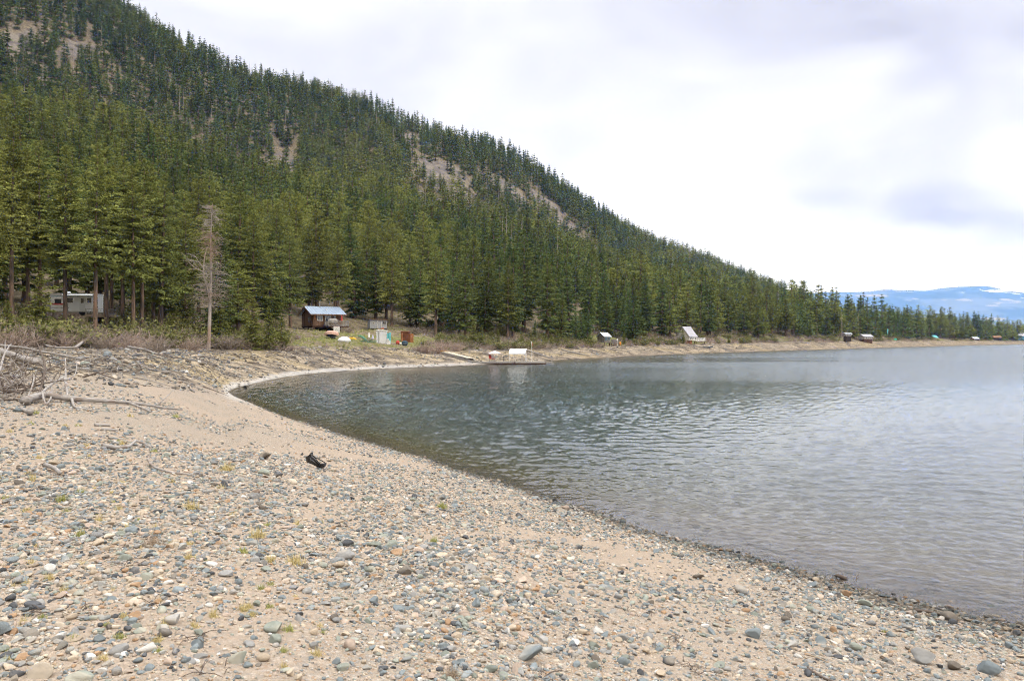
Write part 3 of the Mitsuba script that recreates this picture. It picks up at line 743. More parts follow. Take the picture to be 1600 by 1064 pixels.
# single stones that catch the eye, where they lie in the photograph: (column, row, width in pixels, palette, label)
NAMED = [(412, 711, 19, 8, 'brownish-grey rounded stone lying alone behind the pair of dark stones'),
         (413, 736, 19, 7, 'dark grey-green cobble beside the oblong stone, near the black rubber scrap'),
         (434, 738, 23, 6, 'oblong charcoal grey stone, one of a close pair near the black rubber scrap'),
         (272, 965, 26, 4, 'large white broken quartz stone in the near gravel'),
         (281, 957, 18, 4, 'bright white quartz lump just behind the larger white stone'),
         (66, 1043, 38, 9, 'big tan angular stone in the near left corner of the beach'),
         (126, 1054, 40, 7, 'big grey-green flat-topped stone in the near left corner of the beach'),
         (1046, 1030, 24, 6, 'black rounded stone beside the dry twigs at the near edge of the beach'),
         (828, 1018, 40, 0, 'large blue-grey boulder among pale cobbles in the near beach'),
         (849, 997, 18, 4, 'round white pebble next to the blue-grey boulder'),
         (539, 862, 30, 1, 'large pale grey stone with a rough top in the cobble strip'),
         (1483, 959, 26, 8, 'rough grey-brown rock standing at the edge of the lake'),
         (1589, 987, 14, 6, 'black wet stone at the edge of the lake near the frame edge'),
         (1353, 940, 20, 7, 'smooth grey-green boulder right at the waterline'),
         (1322, 926, 16, 5, 'rust orange stone at the waterline'),
         (1440, 1026, 30, 1, 'long flat pale grey slab near the water'),
         (1180, 988, 26, 0, 'flat light blue-grey stone alone on the sand'),
         (1228, 965, 15, 8, 'small upright brown-grey block of stone on the sand'),
         (1110, 925, 0, 0, ''), (1158, 920, 22, 1, 'oval pale grey stone among the gravel near the water'),
         (284, 852, 20, 0, 'dark slate-blue angular stone beside the dry brown grass clump'),
         (1545, 1040, 34, 0, 'big teal-grey cobble at the right end of the beach'),
         (1490, 1036, 28, 8, 'brown angular stone leaning among cobbles at the right end of the beach'),
         (585, 935, 18, 0, 'pointed teal-blue stone standing in the cobble strip'),
         (745, 940, 20, 0, 'smooth teal-grey round cobble in the cobble strip'),
         (706, 968, 0, 0, ''), (632, 888, 26, 6, 'black slaty stone in the cobble strip'), (430, 975, 32, 7, 'long dark green-grey stone on the sandy gravel')]
special = []
for px, py, w, pal, lab in NAMED:
    if not lab: continue
    p = hit(px, py + 0.3 * w)
    special.append((p[0], p[1], p[2], w / F * np.hypot(p[1], EYE - p[2]), pal, lab))
X_, Y_, Z_, S_, C_ = (np.concatenate([a[k] for a in ALL]) for k in range(5))
free = np.ones(len(X_), bool)
for x, y, z, s, _, _ in special:
    free &= (np.hypot(X_ - x, Y_ - y) > 0.5 * (s + S_)) | (Y_ > 30)
hits_px = np.abs(X_ / Y_ * F) < 800
free &= np.hypot(X_, Y_) > 2.2
X_, Y_, Z_, S_, C_, hits_px = X_[free], Y_[free], Z_[free], S_[free], C_[free], hits_px[free]
px_size = S_ / np.hypot(Y_, EYE - Z_) * F * hits_px * (np.abs((EYE - Z_) / Y_ * F) < 525)
best = np.argsort(-px_size)[:300 - len(special)]
chosen = np.zeros(len(X_), bool); chosen[best] = True
COLOUR = ['blue-grey', 'mid-grey', 'tan', 'pinkish', 'white', 'rust-brown', 'black', 'green-grey', 'dark brown', 'sandy yellow']
def where_beach(x, y, z):
    if y > 30: return 'on the stony flats beyond the bay'
    if z < 0.12: return 'in the wet row along the waterline'
    if x < -0.25 * y - 0.2: return 'among the left-hand cobbles of the beach'
    if x > 0.33 * y: return 'in the right-hand gravel of the beach'
    return 'in the middle cobble strip of the beach'
for x, y, z, s, pal, lab in special:
    v, f, uv = stones(int(1e4 * abs(x) + 7), np.array([x]), np.array([y]), np.array([s]), 3, [pal], angular=0.75, flat=(0.5, 0.72), sink=0.2, tilt=0.12)
    tag(put('beach_stone', (v[0], f), 'stone_matter', smooth=True, uv=uv[0]), lab, 'stone', 'stones lying on the beach')
v, f, uv = stones(41, X_[chosen], Y_[chosen], S_[chosen], 2, C_[chosen], angular=0.78)
for k, q_ in enumerate(np.nonzero(chosen)[0]):
    place = where_beach(X_[q_], Y_[q_], Z_[q_])
    big_ = 'broad ' if S_[q_] > 0.12 else 'fist-sized ' if S_[q_] > 0.085 else 'small '
    if Y_[q_] < 30: place = place.replace('of the beach', '') .rstrip() + (', near the bottom of the picture' if Y_[q_] < 4.9 else ', a little way up the beach' if Y_[q_] < 6.6 else ', farther up the beach')
    lab = f'{big_}{COLOUR[C_[q_]]} stone {place}'
    tag(put('beach_stone', (v[k], f), 'stone_matter', uv=uv[k]), lab, 'stone', f'{big_}{COLOUR[C_[q_]]} stones {place}')
parts = []
rest = ~chosen
for sub, sel in ((1, rest & (px_size > 8)), (0, rest & (px_size <= 8))):
    v, f, uv = stones(50 + sub, X_[sel], Y_[sel], S_[sel], sub, C_[sel], angular=0.75 if sub else 0.5)
    parts.append(flatten(v, f, uv))
gv, gf = merge([(a, b) for a, b, c in parts])
tag(put('pebbles', (gv, gf), 'stone_matter', uv=np.vstack([c for a, b, c in parts])), 'small pebbles and broken stones strewn over the beach and banks', kind='stuff')
print('stones', len(X_), 'triangles', len(gf), [int((rest & (px_size > 8)).sum()), int((rest & (px_size <= 8)).sum())])
# ------------------------------------------------------------------ matter of the buildings
def boards(dark, light, width, vertical=True):
    def fn(p, n, uv):
        a = p.x * 0.81 + p.y * 0.59 if vertical else p.z
        k = dr.floor(a / width)
        g = mikit.fbm(p.x * 9, p.y * 9, p.z * (2 if vertical else 22), octaves=3)
        c = mikit.mix(dark, light, dr.clip(0.65 * mikit.cell_rand(k) + 0.5 * (g - 0.3), 0, 1))
        return c * (0.55 + 0.45 * mikit.smoothstep(0.0, 0.10, dr.abs(a / width - k - 0.5) * -1 + 0.5))
    return fn
def worn(c, k=0.35, s=1.5):
    def fn(p, n, uv):
        f = mikit.fbm(p.x * s, p.y * s, p.z * s, octaves=4)
        return mi.Color3f(*c) * (1 - k + 2 * k * f)
    return fn
diffuse('brown_boards', boards((0.125, 0.075, 0.050), (0.25, 0.16, 0.105), 0.16))
diffuse('grey_boards', boards((0.16, 0.145, 0.13), (0.30, 0.275, 0.25), 0.14))
diffuse('grey_siding', boards((0.33, 0.34, 0.35), (0.47, 0.48, 0.50), 0.2))
diffuse('bare_timber', worn((0.36, 0.29, 0.22)))
diffuse('weathered_timber', worn((0.34, 0.32, 0.30)))
diffuse('dark_timber', worn((0.10, 0.06, 0.045)))
diffuse('white_paint', worn((0.76, 0.76, 0.75), 0.12, 0.8))
diffuse('cream_paint', worn((0.66, 0.62, 0.54), 0.14, 0.8))
diffuse('turquoise_paint', worn((0.16, 0.50, 0.53), 0.18))
diffuse('rusty_iron', worn((0.155, 0.065, 0.038), 0.5, 2.2))
diffuse('orange_rust', worn((0.34, 0.15, 0.07), 0.45, 2.5))
diffuse('dull_black', worn((0.03, 0.03, 0.033), 0.2))
diffuse('shadowed_board', worn((0.06, 0.05, 0.045), 0.3))  # dark colour carries the shade beneath floors and decks
diffuse('red_paint', worn((0.50, 0.09, 0.07), 0.2))
diffuse('pink_canvas', worn((0.62, 0.40, 0.33), 0.12))
diffuse('white_canvas', worn((0.82, 0.82, 0.82), 0.06))
diffuse('lilac_canvas', worn((0.50, 0.50, 0.66), 0.1))
diffuse('blush_canvas', worn((0.75, 0.58, 0.60), 0.1))
diffuse('navy_tarp', worn((0.055, 0.085, 0.115), 0.35, 3))
diffuse('yellow_hull', worn((0.72, 0.44, 0.06), 0.12))
diffuse('white_hull', worn((0.70, 0.71, 0.72), 0.12))
diffuse('green_hull', worn((0.10, 0.20, 0.13), 0.25))
diffuse('orange_paint', worn((0.70, 0.27, 0.06), 0.15))
diffuse('emerald_canvas', worn((0.03, 0.33, 0.25), 0.15))
diffuse('brown_shingle', worn((0.26, 0.16, 0.10), 0.3))
diffuse('blue_canvas', worn((0.14, 0.30, 0.42), 0.2))
glossy('blue_metal', worn((0.36, 0.44, 0.56), 0.10, 0.6), 0.42, 0.35)
glossy('pale_metal', worn((0.55, 0.60, 0.66), 0.12, 0.6), 0.42, 0.3)
glossy('grey_shingle', worn((0.33, 0.325, 0.36), 0.14, 0.9), 0.6)
glossy('teal_metal', worn((0.14, 0.48, 0.50), 0.1, 0.5), 0.45, 0.2)
glossy('steel', (0.5, 0.5, 0.52), 0.35, 0.8)
glossy('dark_glass', (0.035, 0.04, 0.045), 0.06, 0.0, 0.8)
glossy('trailer_white', worn((0.82, 0.83, 0.86), 0.06, 1.2), 0.35)

class Thing:
    """A thing at a place and a bearing; its parts are meshes in its own axes (x along the front, y to the back, z up)."""
    def __init__(self, name, label, category, px, Y, deg=0.0, z=None, group=None, sink=0.0):
        p = P(px, Y)
        self.key = numbered(name)
        self.z = (G(p[0], p[1]) if z is None else z) - sink
        self.M = frame(p[0], p[1], self.z, deg)
        tag(self.key, label, category, group)
    def part(self, name, mesh, mat, of=None, smooth=False, label=None):
        k = put(f'{of or self.key}__{name}', mesh, mat, smooth=smooth, to_world=self.M)
        if label: labels[k] = {'label': label}
        return k

def window(t, wall, x0, x1, z0, z1, y, frame_mat='white_paint', bar=True, axis='x', trim=0.07, out=-1):
    """A framed pane standing proud of a wall: frame, pane. axis x: the wall runs along x at depth y; axis y: along y at x = y."""
    d0, d1 = sorted((y + out * 0.06, y - out * 0.02))
    def bx(a0, a1, c0, c1, e0=d0, e1=d1):
        return box(a0, a1, e0, e1, c0, c1) if axis == 'x' else box(e0, e1, a0, a1, c0, c1)
    bars = [bx(x0, x1, z0 - trim, z0), bx(x0, x1, z1, z1 + trim), bx(x0 - trim, x0, z0 - trim, z1 + trim), bx(x1, x1 + trim, z0 - trim, z1 + trim)]
    if bar: bars.append(bx((x0 + x1) / 2 - 0.025, (x0 + x1) / 2 + 0.025, z0, z1))
    w = t.part('window', merge(bars), frame_mat)
    g0, g1 = sorted((y + out * 0.015, y + out * 0.03))
    t.part('pane', bx(x0, x1, z0, z1, g0, g1), 'dark_glass', of=w)
    return w

def slab(corners, thick):
    """A flat sheet with thickness from four corners (top face, anticlockwise from above)."""
    c = np.asarray(corners, float)
    n = np.cross(c[1] - c[0], c[2] - c[0]); n /= np.linalg.norm(n)
    if n[2] < 0: n = -n
    v = np.vstack([c, c - n * thick])
    return trimesh.Trimesh(v, [[0, 1, 2], [0, 2, 3], [4, 6, 5], [4, 7, 6], [0, 5, 1], [0, 4, 5], [1, 6, 2], [1, 5, 6], [2, 7, 3], [2, 6, 7], [3, 4, 0], [3, 7, 4]], process=False)

def gable(x0, x1, y0, y1, z0, ze, zr, ridge_x=True):
    """Walls closed up to a gable."""
    if ridge_x:
        ym = (y0 + y1) / 2
        v = [[x0, y0, z0], [x1, y0, z0], [x1, y1, z0], [x0, y1, z0], [x0, y0, ze], [x1, y0, ze], [x1, y1, ze], [x0, y1, ze], [x0, ym, zr], [x1, ym, zr]]
        f = [[0, 1, 5], [0, 5, 4], [2, 3, 7], [2, 7, 6], [1, 2, 6], [1, 6, 5], [5, 6, 9], [3, 0, 4], [3, 4, 7], [7, 4, 8], [4, 5, 9], [4, 9, 8], [6, 7, 8], [6, 8, 9], [0, 2, 1], [0, 3, 2]]
        return trimesh.Trimesh(v, f, process=False)
    m = gable(y0, y1, -x1, -x0, z0, ze, zr)
    v = np.array(m.vertices)
    return trimesh.Trimesh(np.stack([-v[:, 1], v[:, 0], v[:, 2]], 1), m.faces, process=False)

def rail(t, pts, h, z, name='railing', mat='weathered_timber', step=0.16, post=0.07, of=None):
    """A railing along a polyline: handrail and lower rail with posts, and each baluster run."""
    ms = []
    for a, b in zip(pts[:-1], pts[1:]):
        a, b = np.array([*a, z]), np.array([*b, z])
        L = np.linalg.norm(b - a)
        ms += [beam(a + [0, 0, h], b + [0, 0, h], 0.09, 0.05), beam(a + [0, 0, 0.1], b + [0, 0, 0.1], 0.05, 0.06)]
        for k in range(int(L / step) + 1):
            q_ = a + (b - a) * min(1, k * step / L)
            big_ = k % 8 == 0
            ms.append(beam(q_ + [0, 0, 0.0], q_ + [0, 0, h - 0.02], post if big_ else 0.035))
    return t.part(name, merge(ms), mat, of=of)

# ------------------------------------------------------------------ the brown cabin
cab = Thing('cabin', 'brown board cabin on stilts with a blue metal roof and a lakeside deck', 'cabin', 489, 124, 33, z=EYE + (532 - 508.5) / F * 124)
W, D, H = 4.95, 5.6, 1.95
cab.part('wall', gable(0, W, 0, D, 0, H, H + 1.12), 'brown_boards')
o = 0.55
ze, zr = H - 0.12, H + 1.26
cab.part('roof', slab([[-o, -o, ze], [W + o, -o, ze], [W + o, D / 2, zr], [-o, D / 2, zr]], 0.07), 'blue_metal', label='blue-grey metal roof slope facing the lake')
cab.part('roof', slab([[-o, D / 2 + 0.01, zr], [W + o, D / 2 + 0.01, zr], [W + o, D + o, ze], [-o, D + o, ze]], 0.07), 'blue_metal')
r_ = f'{cab.key}__roof'
cab.part('seam', merge([beam([x, -o, ze + 0.03], [x, D / 2, zr + 0.03], 0.04, 0.04) for x in np.arange(-0.2, W + o, 0.45)]), 'blue_metal', of=r_)
cab.part('chimney', tube([[1.9, D / 2 - 0.5, zr - 0.4], [1.9, D / 2 - 0.5, zr + 0.55]], 0.09, 10), 'steel', of=r_, smooth=40)
cab.part('vent', merge([tube([[2.5, 0.9, ze + 0.5], [2.5, 0.9, ze + 0.95]], 0.06, 8)]), 'white_paint', of=r_)
cab.part('fascia', merge([beam([-o, -o - 0.02, ze - 0.1], [W + o, -o - 0.02, ze - 0.1], 0.05, 0.2), beam([-o - 0.02, -o, ze - 0.12], [-o - 0.02, D / 2, zr - 0.12], 0.05, 0.2), beam([-o - 0.02, D / 2, zr - 0.12], [-o - 0.02, D + o, ze - 0.12], 0.05, 0.2)]), 'brown_boards')
window(cab, None, 0.75, 1.55, 0.85, 1.62, 0.0)
window(cab, None, 2.05, 2.95, 0.80, 1.70, 0.0)
window(cab, None, 3.45, 3.85, 0.75, 1.65, 0.0, 'dark_timber', bar=False)
window(cab, None, 1.1, 2.3, 0.75, 1.45, 0.0, 'dark_timber', axis='y')
cab.part('board', box(0.16, 0.42, -0.05, -0.003, 0.95, 1.75), 'orange_rust', label='orange-brown board fixed at the corner of the front wall')
dk = cab.part('deck', merge([beam([1.95 + 0.0, -1.75 + k * 0.145, -0.06], [W + 0.45, -1.75 + k * 0.145, -0.06], 0.135, 0.05) for k in range(12)]), 'weathered_timber')
rail(cab, [(1.95, -0.1), (1.95, -1.75), (W + 0.45, -1.75), (W + 0.45, -0.1)], 0.82, -0.05, of=dk)
cab.part('beam', merge([beam([1.9, -1.7, -0.18], [W + 0.5, -1.7, -0.18], 0.10, 0.18), beam([1.9, -0.15, -0.18], [W + 0.5, -0.15, -0.18], 0.10, 0.18), beam([-0.1, 0.1, -0.14], [W, 0.1, -0.14], 0.16, 0.24), beam([-0.1, D - 0.1, -0.14], [W, D - 0.1, -0.14], 0.16, 0.24)]), 'dark_timber')
for x, y in ((0.2, 0.2), (2.4, 0.3), (4.7, 0.3), (0.2, 2.8), (0.2, 5.4), (4.7, 5.3)):
    cab.part('stilt', beam([x, y, -1.9], [x, y, -0.02], 0.2), 'dark_timber')
for x in (3.55, 5.2):
    cab.part('post', beam([x, -1.62, -1.9], [x, -1.62, -0.27], 0.13), 'weathered_timber')
cab.part('brace', merge([beam([3.55, -1.62, -0.95], [2.45, -1.62, -0.27], 0.10), beam([3.55, -1.62, -0.95], [4.35, -1.62, -0.27], 0.10)]), 'weathered_timber')
cab.part('skirting', box(1.0, W - 0.2, 2.0, 2.1, -1.8, -0.28), 'shadowed_board')

def folded_parasol(px, Y, deg, h, r, mats, label, z=None, on=None):
    t = Thing('folded_parasol', label, 'umbrella', px, Y, deg, z=z)
    prof = [(0.04, 0.42 * h), (r, 0.45 * h), (r * 0.8, 0.62 * h), (r * 0.62, 0.8 * h), (0.05, 0.97 * h), (0.01, h)]
    ang = np.linspace(0, 2 * PI, 17)[:-1]
    v = np.array([[ (rr * (1 + 0.22 * (k % 2))) * math.cos(a), (rr * (1 + 0.22 * (k % 2))) * math.sin(a), z_] for rr, z_ in prof for k, a in enumerate(ang)])
    f = [[i * 16 + k, i * 16 + (k + 1) % 16, (i + 1) * 16 + (k + 1) % 16, (i + 1) * 16 + k] for i in range(5) for k in range(16)]
    t.part('canopy', (v, np.array(f)), mats[0], smooth=40)
    t.part('pole', tube([[0, 0, 0], [0, 0, 0.96 * h]], 0.025, 8), 'weathered_timber')
    return t
cz = cab.z
def on_deck(x, y):
    a = math.radians(33); c = P(489, 124)
    X, Y = c[0] + x * math.cos(a) - y * math.sin(a), c[1] + x * math.sin(a) + y * math.cos(a)
    return 800 + X / Y * F, Y
px_, Y_d = on_deck(4.55, -0.75)
folded_parasol(px_, Y_d, 0, 1.75, 0.16, ['red_paint'], 'closed red parasol standing on the deck of the brown cabin', z=cz - 0.03)
px_, Y_d = on_deck(3.0, -1.0)
grill = Thing('covered_barbecue', 'grey covered barbecue standing on the deck of the brown cabin', 'barbecue', px_, Y_d, 33, z=cz - 0.03)
bb = trimesh.creation.icosphere(subdivisions=3, radius=1.0); bb.vertices = np.sign(bb.vertices) * np.abs(bb.vertices) ** 0.7 * [0.75, 0.38, 0.42] + [0, 0, 0.75]
grill.part('cover', (np.array(bb.vertices), np.array(bb.faces)), 'weathered_timber', smooth=True)
for x in (-0.55, 0.55):
    grill.part('leg', merge([beam([x, -0.22, 0], [x, -0.22, 0.6], 0.05), beam([x, 0.22, 0], [x, 0.22, 0.6], 0.05)]), 'dull_black')
bn = Thing('banner', 'white banner with pinkish upper edge and dark smudges, in front of the brown cabin', 'banner', 526, 116, 8)
bn.part('panel', box(-0.46, 0.46, -0.02, 0.02, 0.18, 1.05), 'white_paint')
bn.part('upper_edge', box(-0.47, 0.47, -0.03, 0.028, 0.97, 1.07), 'blush_canvas')
rb = np.random.default_rng(8)
bl = []
for k in range(12):
    x, z_ = rb.uniform(-0.2, 0.25), rb.uniform(0.3, 0.8)
    bl.append(beam([x, -0.024, z_], [x + rb.uniform(-0.1, 0.1), -0.024, z_ + rb.uniform(0.05, 0.2)], 0.05, 0.008, up=(0, 1, 0)))
bn.part('dark_print', merge(bl), 'steel')
for x in (-0.42, 0.42):
    bn.part('post', beam([x, 0.05, -0.2], [x, 0.05, 1.08], 0.05), 'weathered_timber')

# ------------------------------------------------------------------ the grey shed, the rusty hut and the white locker
sh = Thing('shed', 'low flat-roofed grey shed on blocks above the grassy yard', 'shed', 578, 130, 16, z=EYE + (532 - 513) / F * 130)
sh.part('wall', box(0, 2.86, 0, 4.2, 0.0, 1.46), 'grey_siding')
sh.part('roof', slab([[-0.2, -0.25, 1.56], [3.02, -0.25, 1.52], [3.02, 4.4, 1.64], [-0.2, 4.4, 1.68]], 0.08), 'brown_shingle')
d_ = sh.part('door', box(1.35, 1.87, -0.04, -0.003, 0.02, 1.26), 'grey_siding')
sh.part('frame', merge([box(1.28, 1.35, -0.06, -0.003, 0.0, 1.33), box(1.87, 1.94, -0.06, -0.003, 0.0, 1.33)]), 'cream_paint', of=d_)
window(sh, None, 0.55, 0.73, 0.75, 1.02, 0.0, 'cream_paint', bar=False)
window(sh, None, 2.2, 2.65, 0.75, 1.12, 0.0, 'weathered_timber')
sh.part('step', merge([box(1.25, 2.0, -0.7, -0.1, -0.32, -0.2), box(1.25, 2.0, -0.42, -0.1, -0.2, -0.05)]), 'bare_timber')
sh.part('sill', merge([beam([0, 0.05, -0.1], [2.86, 0.05, -0.1], 0.14, 0.14), beam([0, 4.1, -0.1], [2.86, 4.1, -0.1], 0.14, 0.14)]), 'shadowed_board')
for x in (0.2, 1.4, 2.66):
    sh.part('block', box(x - 0.18, x + 0.18, 0.05, 0.36, -0.7, -0.18), 'dull_black')
sh.part('porch', merge([box(2.92, 4.2, -0.3 + k * 0.15, -0.17 + k * 0.15, -0.2, -0.12) for k in range(10)]), 'dark_timber')
cr = Thing('crate', 'small red crate against the front wall of the grey shed', 'crate', 597.5, 129.6, 16, z=sh.z - 0.25)
cr.part('side', merge([box(-0.25, 0.25, -0.2, -0.17, 0.02, 0.3), box(-0.25, 0.25, 0.17, 0.2, 0.02, 0.3), box(-0.25, -0.22, -0.17, 0.17, 0.02, 0.3), box(0.22, 0.25, -0.17, 0.17, 0.02, 0.3)]), 'red_paint')
cr.part('bottom', box(-0.22, 0.22, -0.17, 0.17, 0.0, 0.03), 'red_paint')

ru = Thing('hut', 'rusty brown sheet-metal hut at the edge of the grassy yard', 'hut', 635, 113, 10)
ru.part('wall', box(-0.75, 0.55, 0, 1.6, -0.2, 1.45), 'rusty_iron')
ru.part('panel', box(-0.73, -0.50, -0.03, -0.003, -0.1, 1.35), 'orange_rust', label='orange rusty strip of sheet metal')
ru.part('annex', box(0.56, 1.05, 0.25, 1.35, -0.2, 1.22), 'orange_rust', label='orange-brown rusty side annex')
ru.part('roof', slab([[-0.85, -0.1, 1.5], [0.62, -0.1, 1.5], [0.62, 1.7, 1.58], [-0.85, 1.7, 1.58]], 0.05), 'rusty_iron')
ru.part('door', box(-0.35, 0.35, -0.03, -0.003, -0.1, 1.3), 'rusty_iron')

lo = Thing('locker', 'white panelled storage locker with turquoise end panels on the shore bank', 'locker', 596, 106, 4)
lo.part('wall', box(-0.70, 0.70, 0.0, 0.7, -0.15, 1.75), 'white_paint')
for i in range(3):
    for j in range(3):
        lo.part('panel', box(-0.62 + i * 0.43, -0.26 + i * 0.43, -0.03, -0.003, 0.05 + j * 0.56, 0.53 + j * 0.56), 'white_hull')
lo.part('roof', slab([[-0.8, -0.12, 1.86], [0.85, -0.12, 1.80], [0.85, 0.85, 1.84], [-0.8, 0.85, 1.90]], 0.05), 'white_paint')
lo.part('turquoise_panel', box(0.74, 1.02, 0.05, 0.35, 0.55, 1.45), 'turquoise_paint')
lo.part('turquoise_panel', box(1.06, 1.26, -0.05, 0.35, 0.1, 1.55), 'turquoise_paint')
lo.part('lower_board', merge([box(0.74, 1.24, -0.12, -0.07, -0.1, 0.42), box(0.80, 1.02, -0.2, -0.13, 0.42, 0.7)]), 'white_paint')
lo.part('pipe', tube([[-0.35, -0.12, -0.2], [-0.35, -0.12, 1.7]], 0.04, 8), 'weathered_timber')

folded_parasol(576.5, 108, 0, 1.25, 0.14, ['white_canvas'], 'closed white parasol standing left of the white locker')
folded_parasol(582.5, 108, 0, 1.0, 0.15, ['lilac_canvas'], 'closed lilac parasol standing close beside the white locker')

# ------------------------------------------------------------------ boats and odds and ends of the yard
def hull(L, W_, H_, up=True, sides=14, n=17, flat=0.55, rise=0.18):
    """A boat's shell with thickness; keel up if it lies overturned."""
    s = np.linspace(-1, 1, n)
    v = []
    for inner in (0, 1):
        for x in s:
            w = W_ / 2 * max(1 - abs(x) ** 2.4, 0.02) * (1 - 0.07 * inner); hh = H_ * (1 - 0.06 * inner) * (1 - 0.35 * abs(x) ** 3)
            for k in range(sides + 1):
                a = PI * k / sides
                y, z = -math.cos(a), math.sin(a)
                y = np.sign(y) * abs(y) ** flat; z = z ** flat
                v.append([x * L / 2 * (1 - 0.02 * inner), y * w, z * hh + rise * 0 - 0.0 + (0 if not up else 0)])
    v = np.array(v); m = sides + 1
    f = []
    for inner in (0, 1):
        o_ = inner * n * m
        for i in range(n - 1):
            for k in range(sides):
                q4 = [o_ + i * m + k, o_ + (i + 1) * m + k, o_ + (i + 1) * m + k + 1, o_ + i * m + k + 1]
                f.append(q4 if not inner else q4[::-1])
    for i in range(n - 1):
        for k in (0, sides):
            q4 = [i * m + k, n * m + i * m + k, n * m + (i + 1) * m + k, (i + 1) * m + k]
            f.append(q4 if k else q4[::-1])
    v[:, 2] += rise * (np.abs(v[:, 0]) / (L / 2)) ** 2 * (-1 if up else 1)
    return v, np.array(f)

def turned(mesh, rx=0, ry=0, rz=0, at=(0, 0, 0)):
    v, f = (np.array(mesh.vertices), np.array(mesh.faces)) if hasattr(mesh, 'vertices') else mesh
    M = trimesh.transformations.euler_matrix(math.radians(rx), math.radians(ry), math.radians(rz))[:3, :3]
    return v @ M.T + np.asarray(at), f

bt = Thing('boat', 'pink canvas-covered boat on a dark trailer below the brown cabin', 'boat', 518, 106, -6)
bt.part('cover', turned(hull(2.05, 1.15, 0.52), at=(0, 0, 0.62)), 'pink_canvas', smooth=50)
bt.part('hull', turned(hull(1.9, 1.0, 0.35), rx=180, at=(0, 0, 0.60)), 'dull_black', smooth=50)
bt.part('trailer', merge([beam([-0.8, -0.3, 0.22], [0.85, -0.3, 0.22], 0.08), beam([-0.8, 0.3, 0.22], [0.85, 0.3, 0.22], 0.08), beam([0.2, -0.5, 0.2], [0.2, 0.5, 0.2], 0.08), beam([0.85, 0, 0.2], [1.25, 0, 0.15], 0.07)]), 'steel')
for y in (-0.55, 0.55):
    wh = trimesh.creation.cylinder(radius=0.2, height=0.13, sections=20); wh.apply_transform(trimesh.transformations.rotation_matrix(PI / 2, [1, 0, 0])); wh.apply_translation([0.2, y, 0.2])
    bt.part('wheel', wh, 'dull_black', smooth=40)
rowb = Thing('rowing_boat', 'white rowing boat lying tipped on its side on the bank', 'boat', 538, 101, 18)
rowb.part('hull', turned(hull(1.75, 1.0, 0.42), rx=35, at=(0, 0.1, 0.22)), 'white_hull', smooth=50)
rowb.part('thwart', turned(box(-0.12, 0.12, -0.44, 0.44, -0.02, 0.03), rx=35, at=(0, 0.12, 0.2)), 'weathered_timber')
ky = Thing('kayak', 'yellow kayak lying on the grass behind the white rowing boat', 'kayak', 550, 108, 4)
ky.part('hull', turned(hull(1.25, 0.5, 0.26, flat=0.8), at=(0, 0, 0.12)), 'yellow_hull', smooth=50)
ky.part('cockpit', turned(trimesh.creation.torus(0.17, 0.025, major_sections=24, minor_sections=8), at=(0, 0, 0.38)), 'dull_black', smooth=True)
cn = Thing('canoe', 'green canoe leaning on a heap of dark poles beside the closed parasols', 'canoe', 567, 105, -18)
cn.part('hull', turned(hull(1.7, 0.42, 0.3, flat=0.8), ry=33, at=(0, 0, 0.42)), 'green_hull', smooth=50)
cn.part('gunwale', merge([turned(beam([-0.75, s_ * 0.16, 0], [0.75, s_ * 0.16, 0], 0.03), ry=33, at=(0, 0, 0.42)) for s_ in (-1, 1)]), 'weathered_timber')
rb = np.random.default_rng(12)
for k in range(9):
    ps = Thing('pole', 'dark pole lying in the heap beside the green canoe', 'pole', 573 + rb.uniform(-3, 10), 104.5 + rb.uniform(-1, 1), rb.uniform(-30, 30), group='dark poles heaped beside the green canoe')
    scene[ps.key] = mikit.ply(tube([[-0.8, 0, 0.08], [0, rb.uniform(-0.05, 0.05), 0.12 + rb.uniform(0, 0.1)], [0.8, 0, 0.06 + rb.uniform(0, 0.35)]], 0.035, 6), 'green_hull' if k % 3 else 'dark_timber', smooth=True)
    scene[ps.key]['to_world'] = ps.M
bu = Thing('buoy', 'red and white buoy lying in front of the rusty hut', 'buoy', 621.5, 107, 30)
sp = trimesh.creation.icosphere(subdivisions=3, radius=0.27); sp.apply_scale([1.0, 1, 1.15]); sp.apply_translation([0, 0, 0.3])
bu.part('float', sp, 'red_paint', smooth=True)
bu.part('band', tube([[0.16, 0.12, 0.20], [0.62, 0.3, 0.14]], [0.17, 0.12], 14), 'white_paint', smooth=40)
tp = Thing('tarpaulin', 'dark blue tarpaulin over a rounded bundle in front of the rusty hut', 'tarpaulin', 632.5, 106.5, 0)
sp = trimesh.creation.icosphere(subdivisions=4, radius=1.0); v_ = np.array(sp.vertices)
v_ = np.sign(v_) * np.abs(v_) ** 0.8 * [0.42, 0.36, 0.36] * (1 + 0.12 * (meshkit.fbm(v_ * 3, 3, 4)[:, None] - 0.5)) + [0, 0, 0.34]
tp.part('cover', (v_, np.array(sp.faces)), 'navy_tarp', smooth=True)
tp.part('rope', tube([[0.43 * math.cos(a), 0.37 * math.sin(a), 0.22] for a in np.linspace(0, 2 * PI, 25)], 0.015, 5), 'weathered_timber')

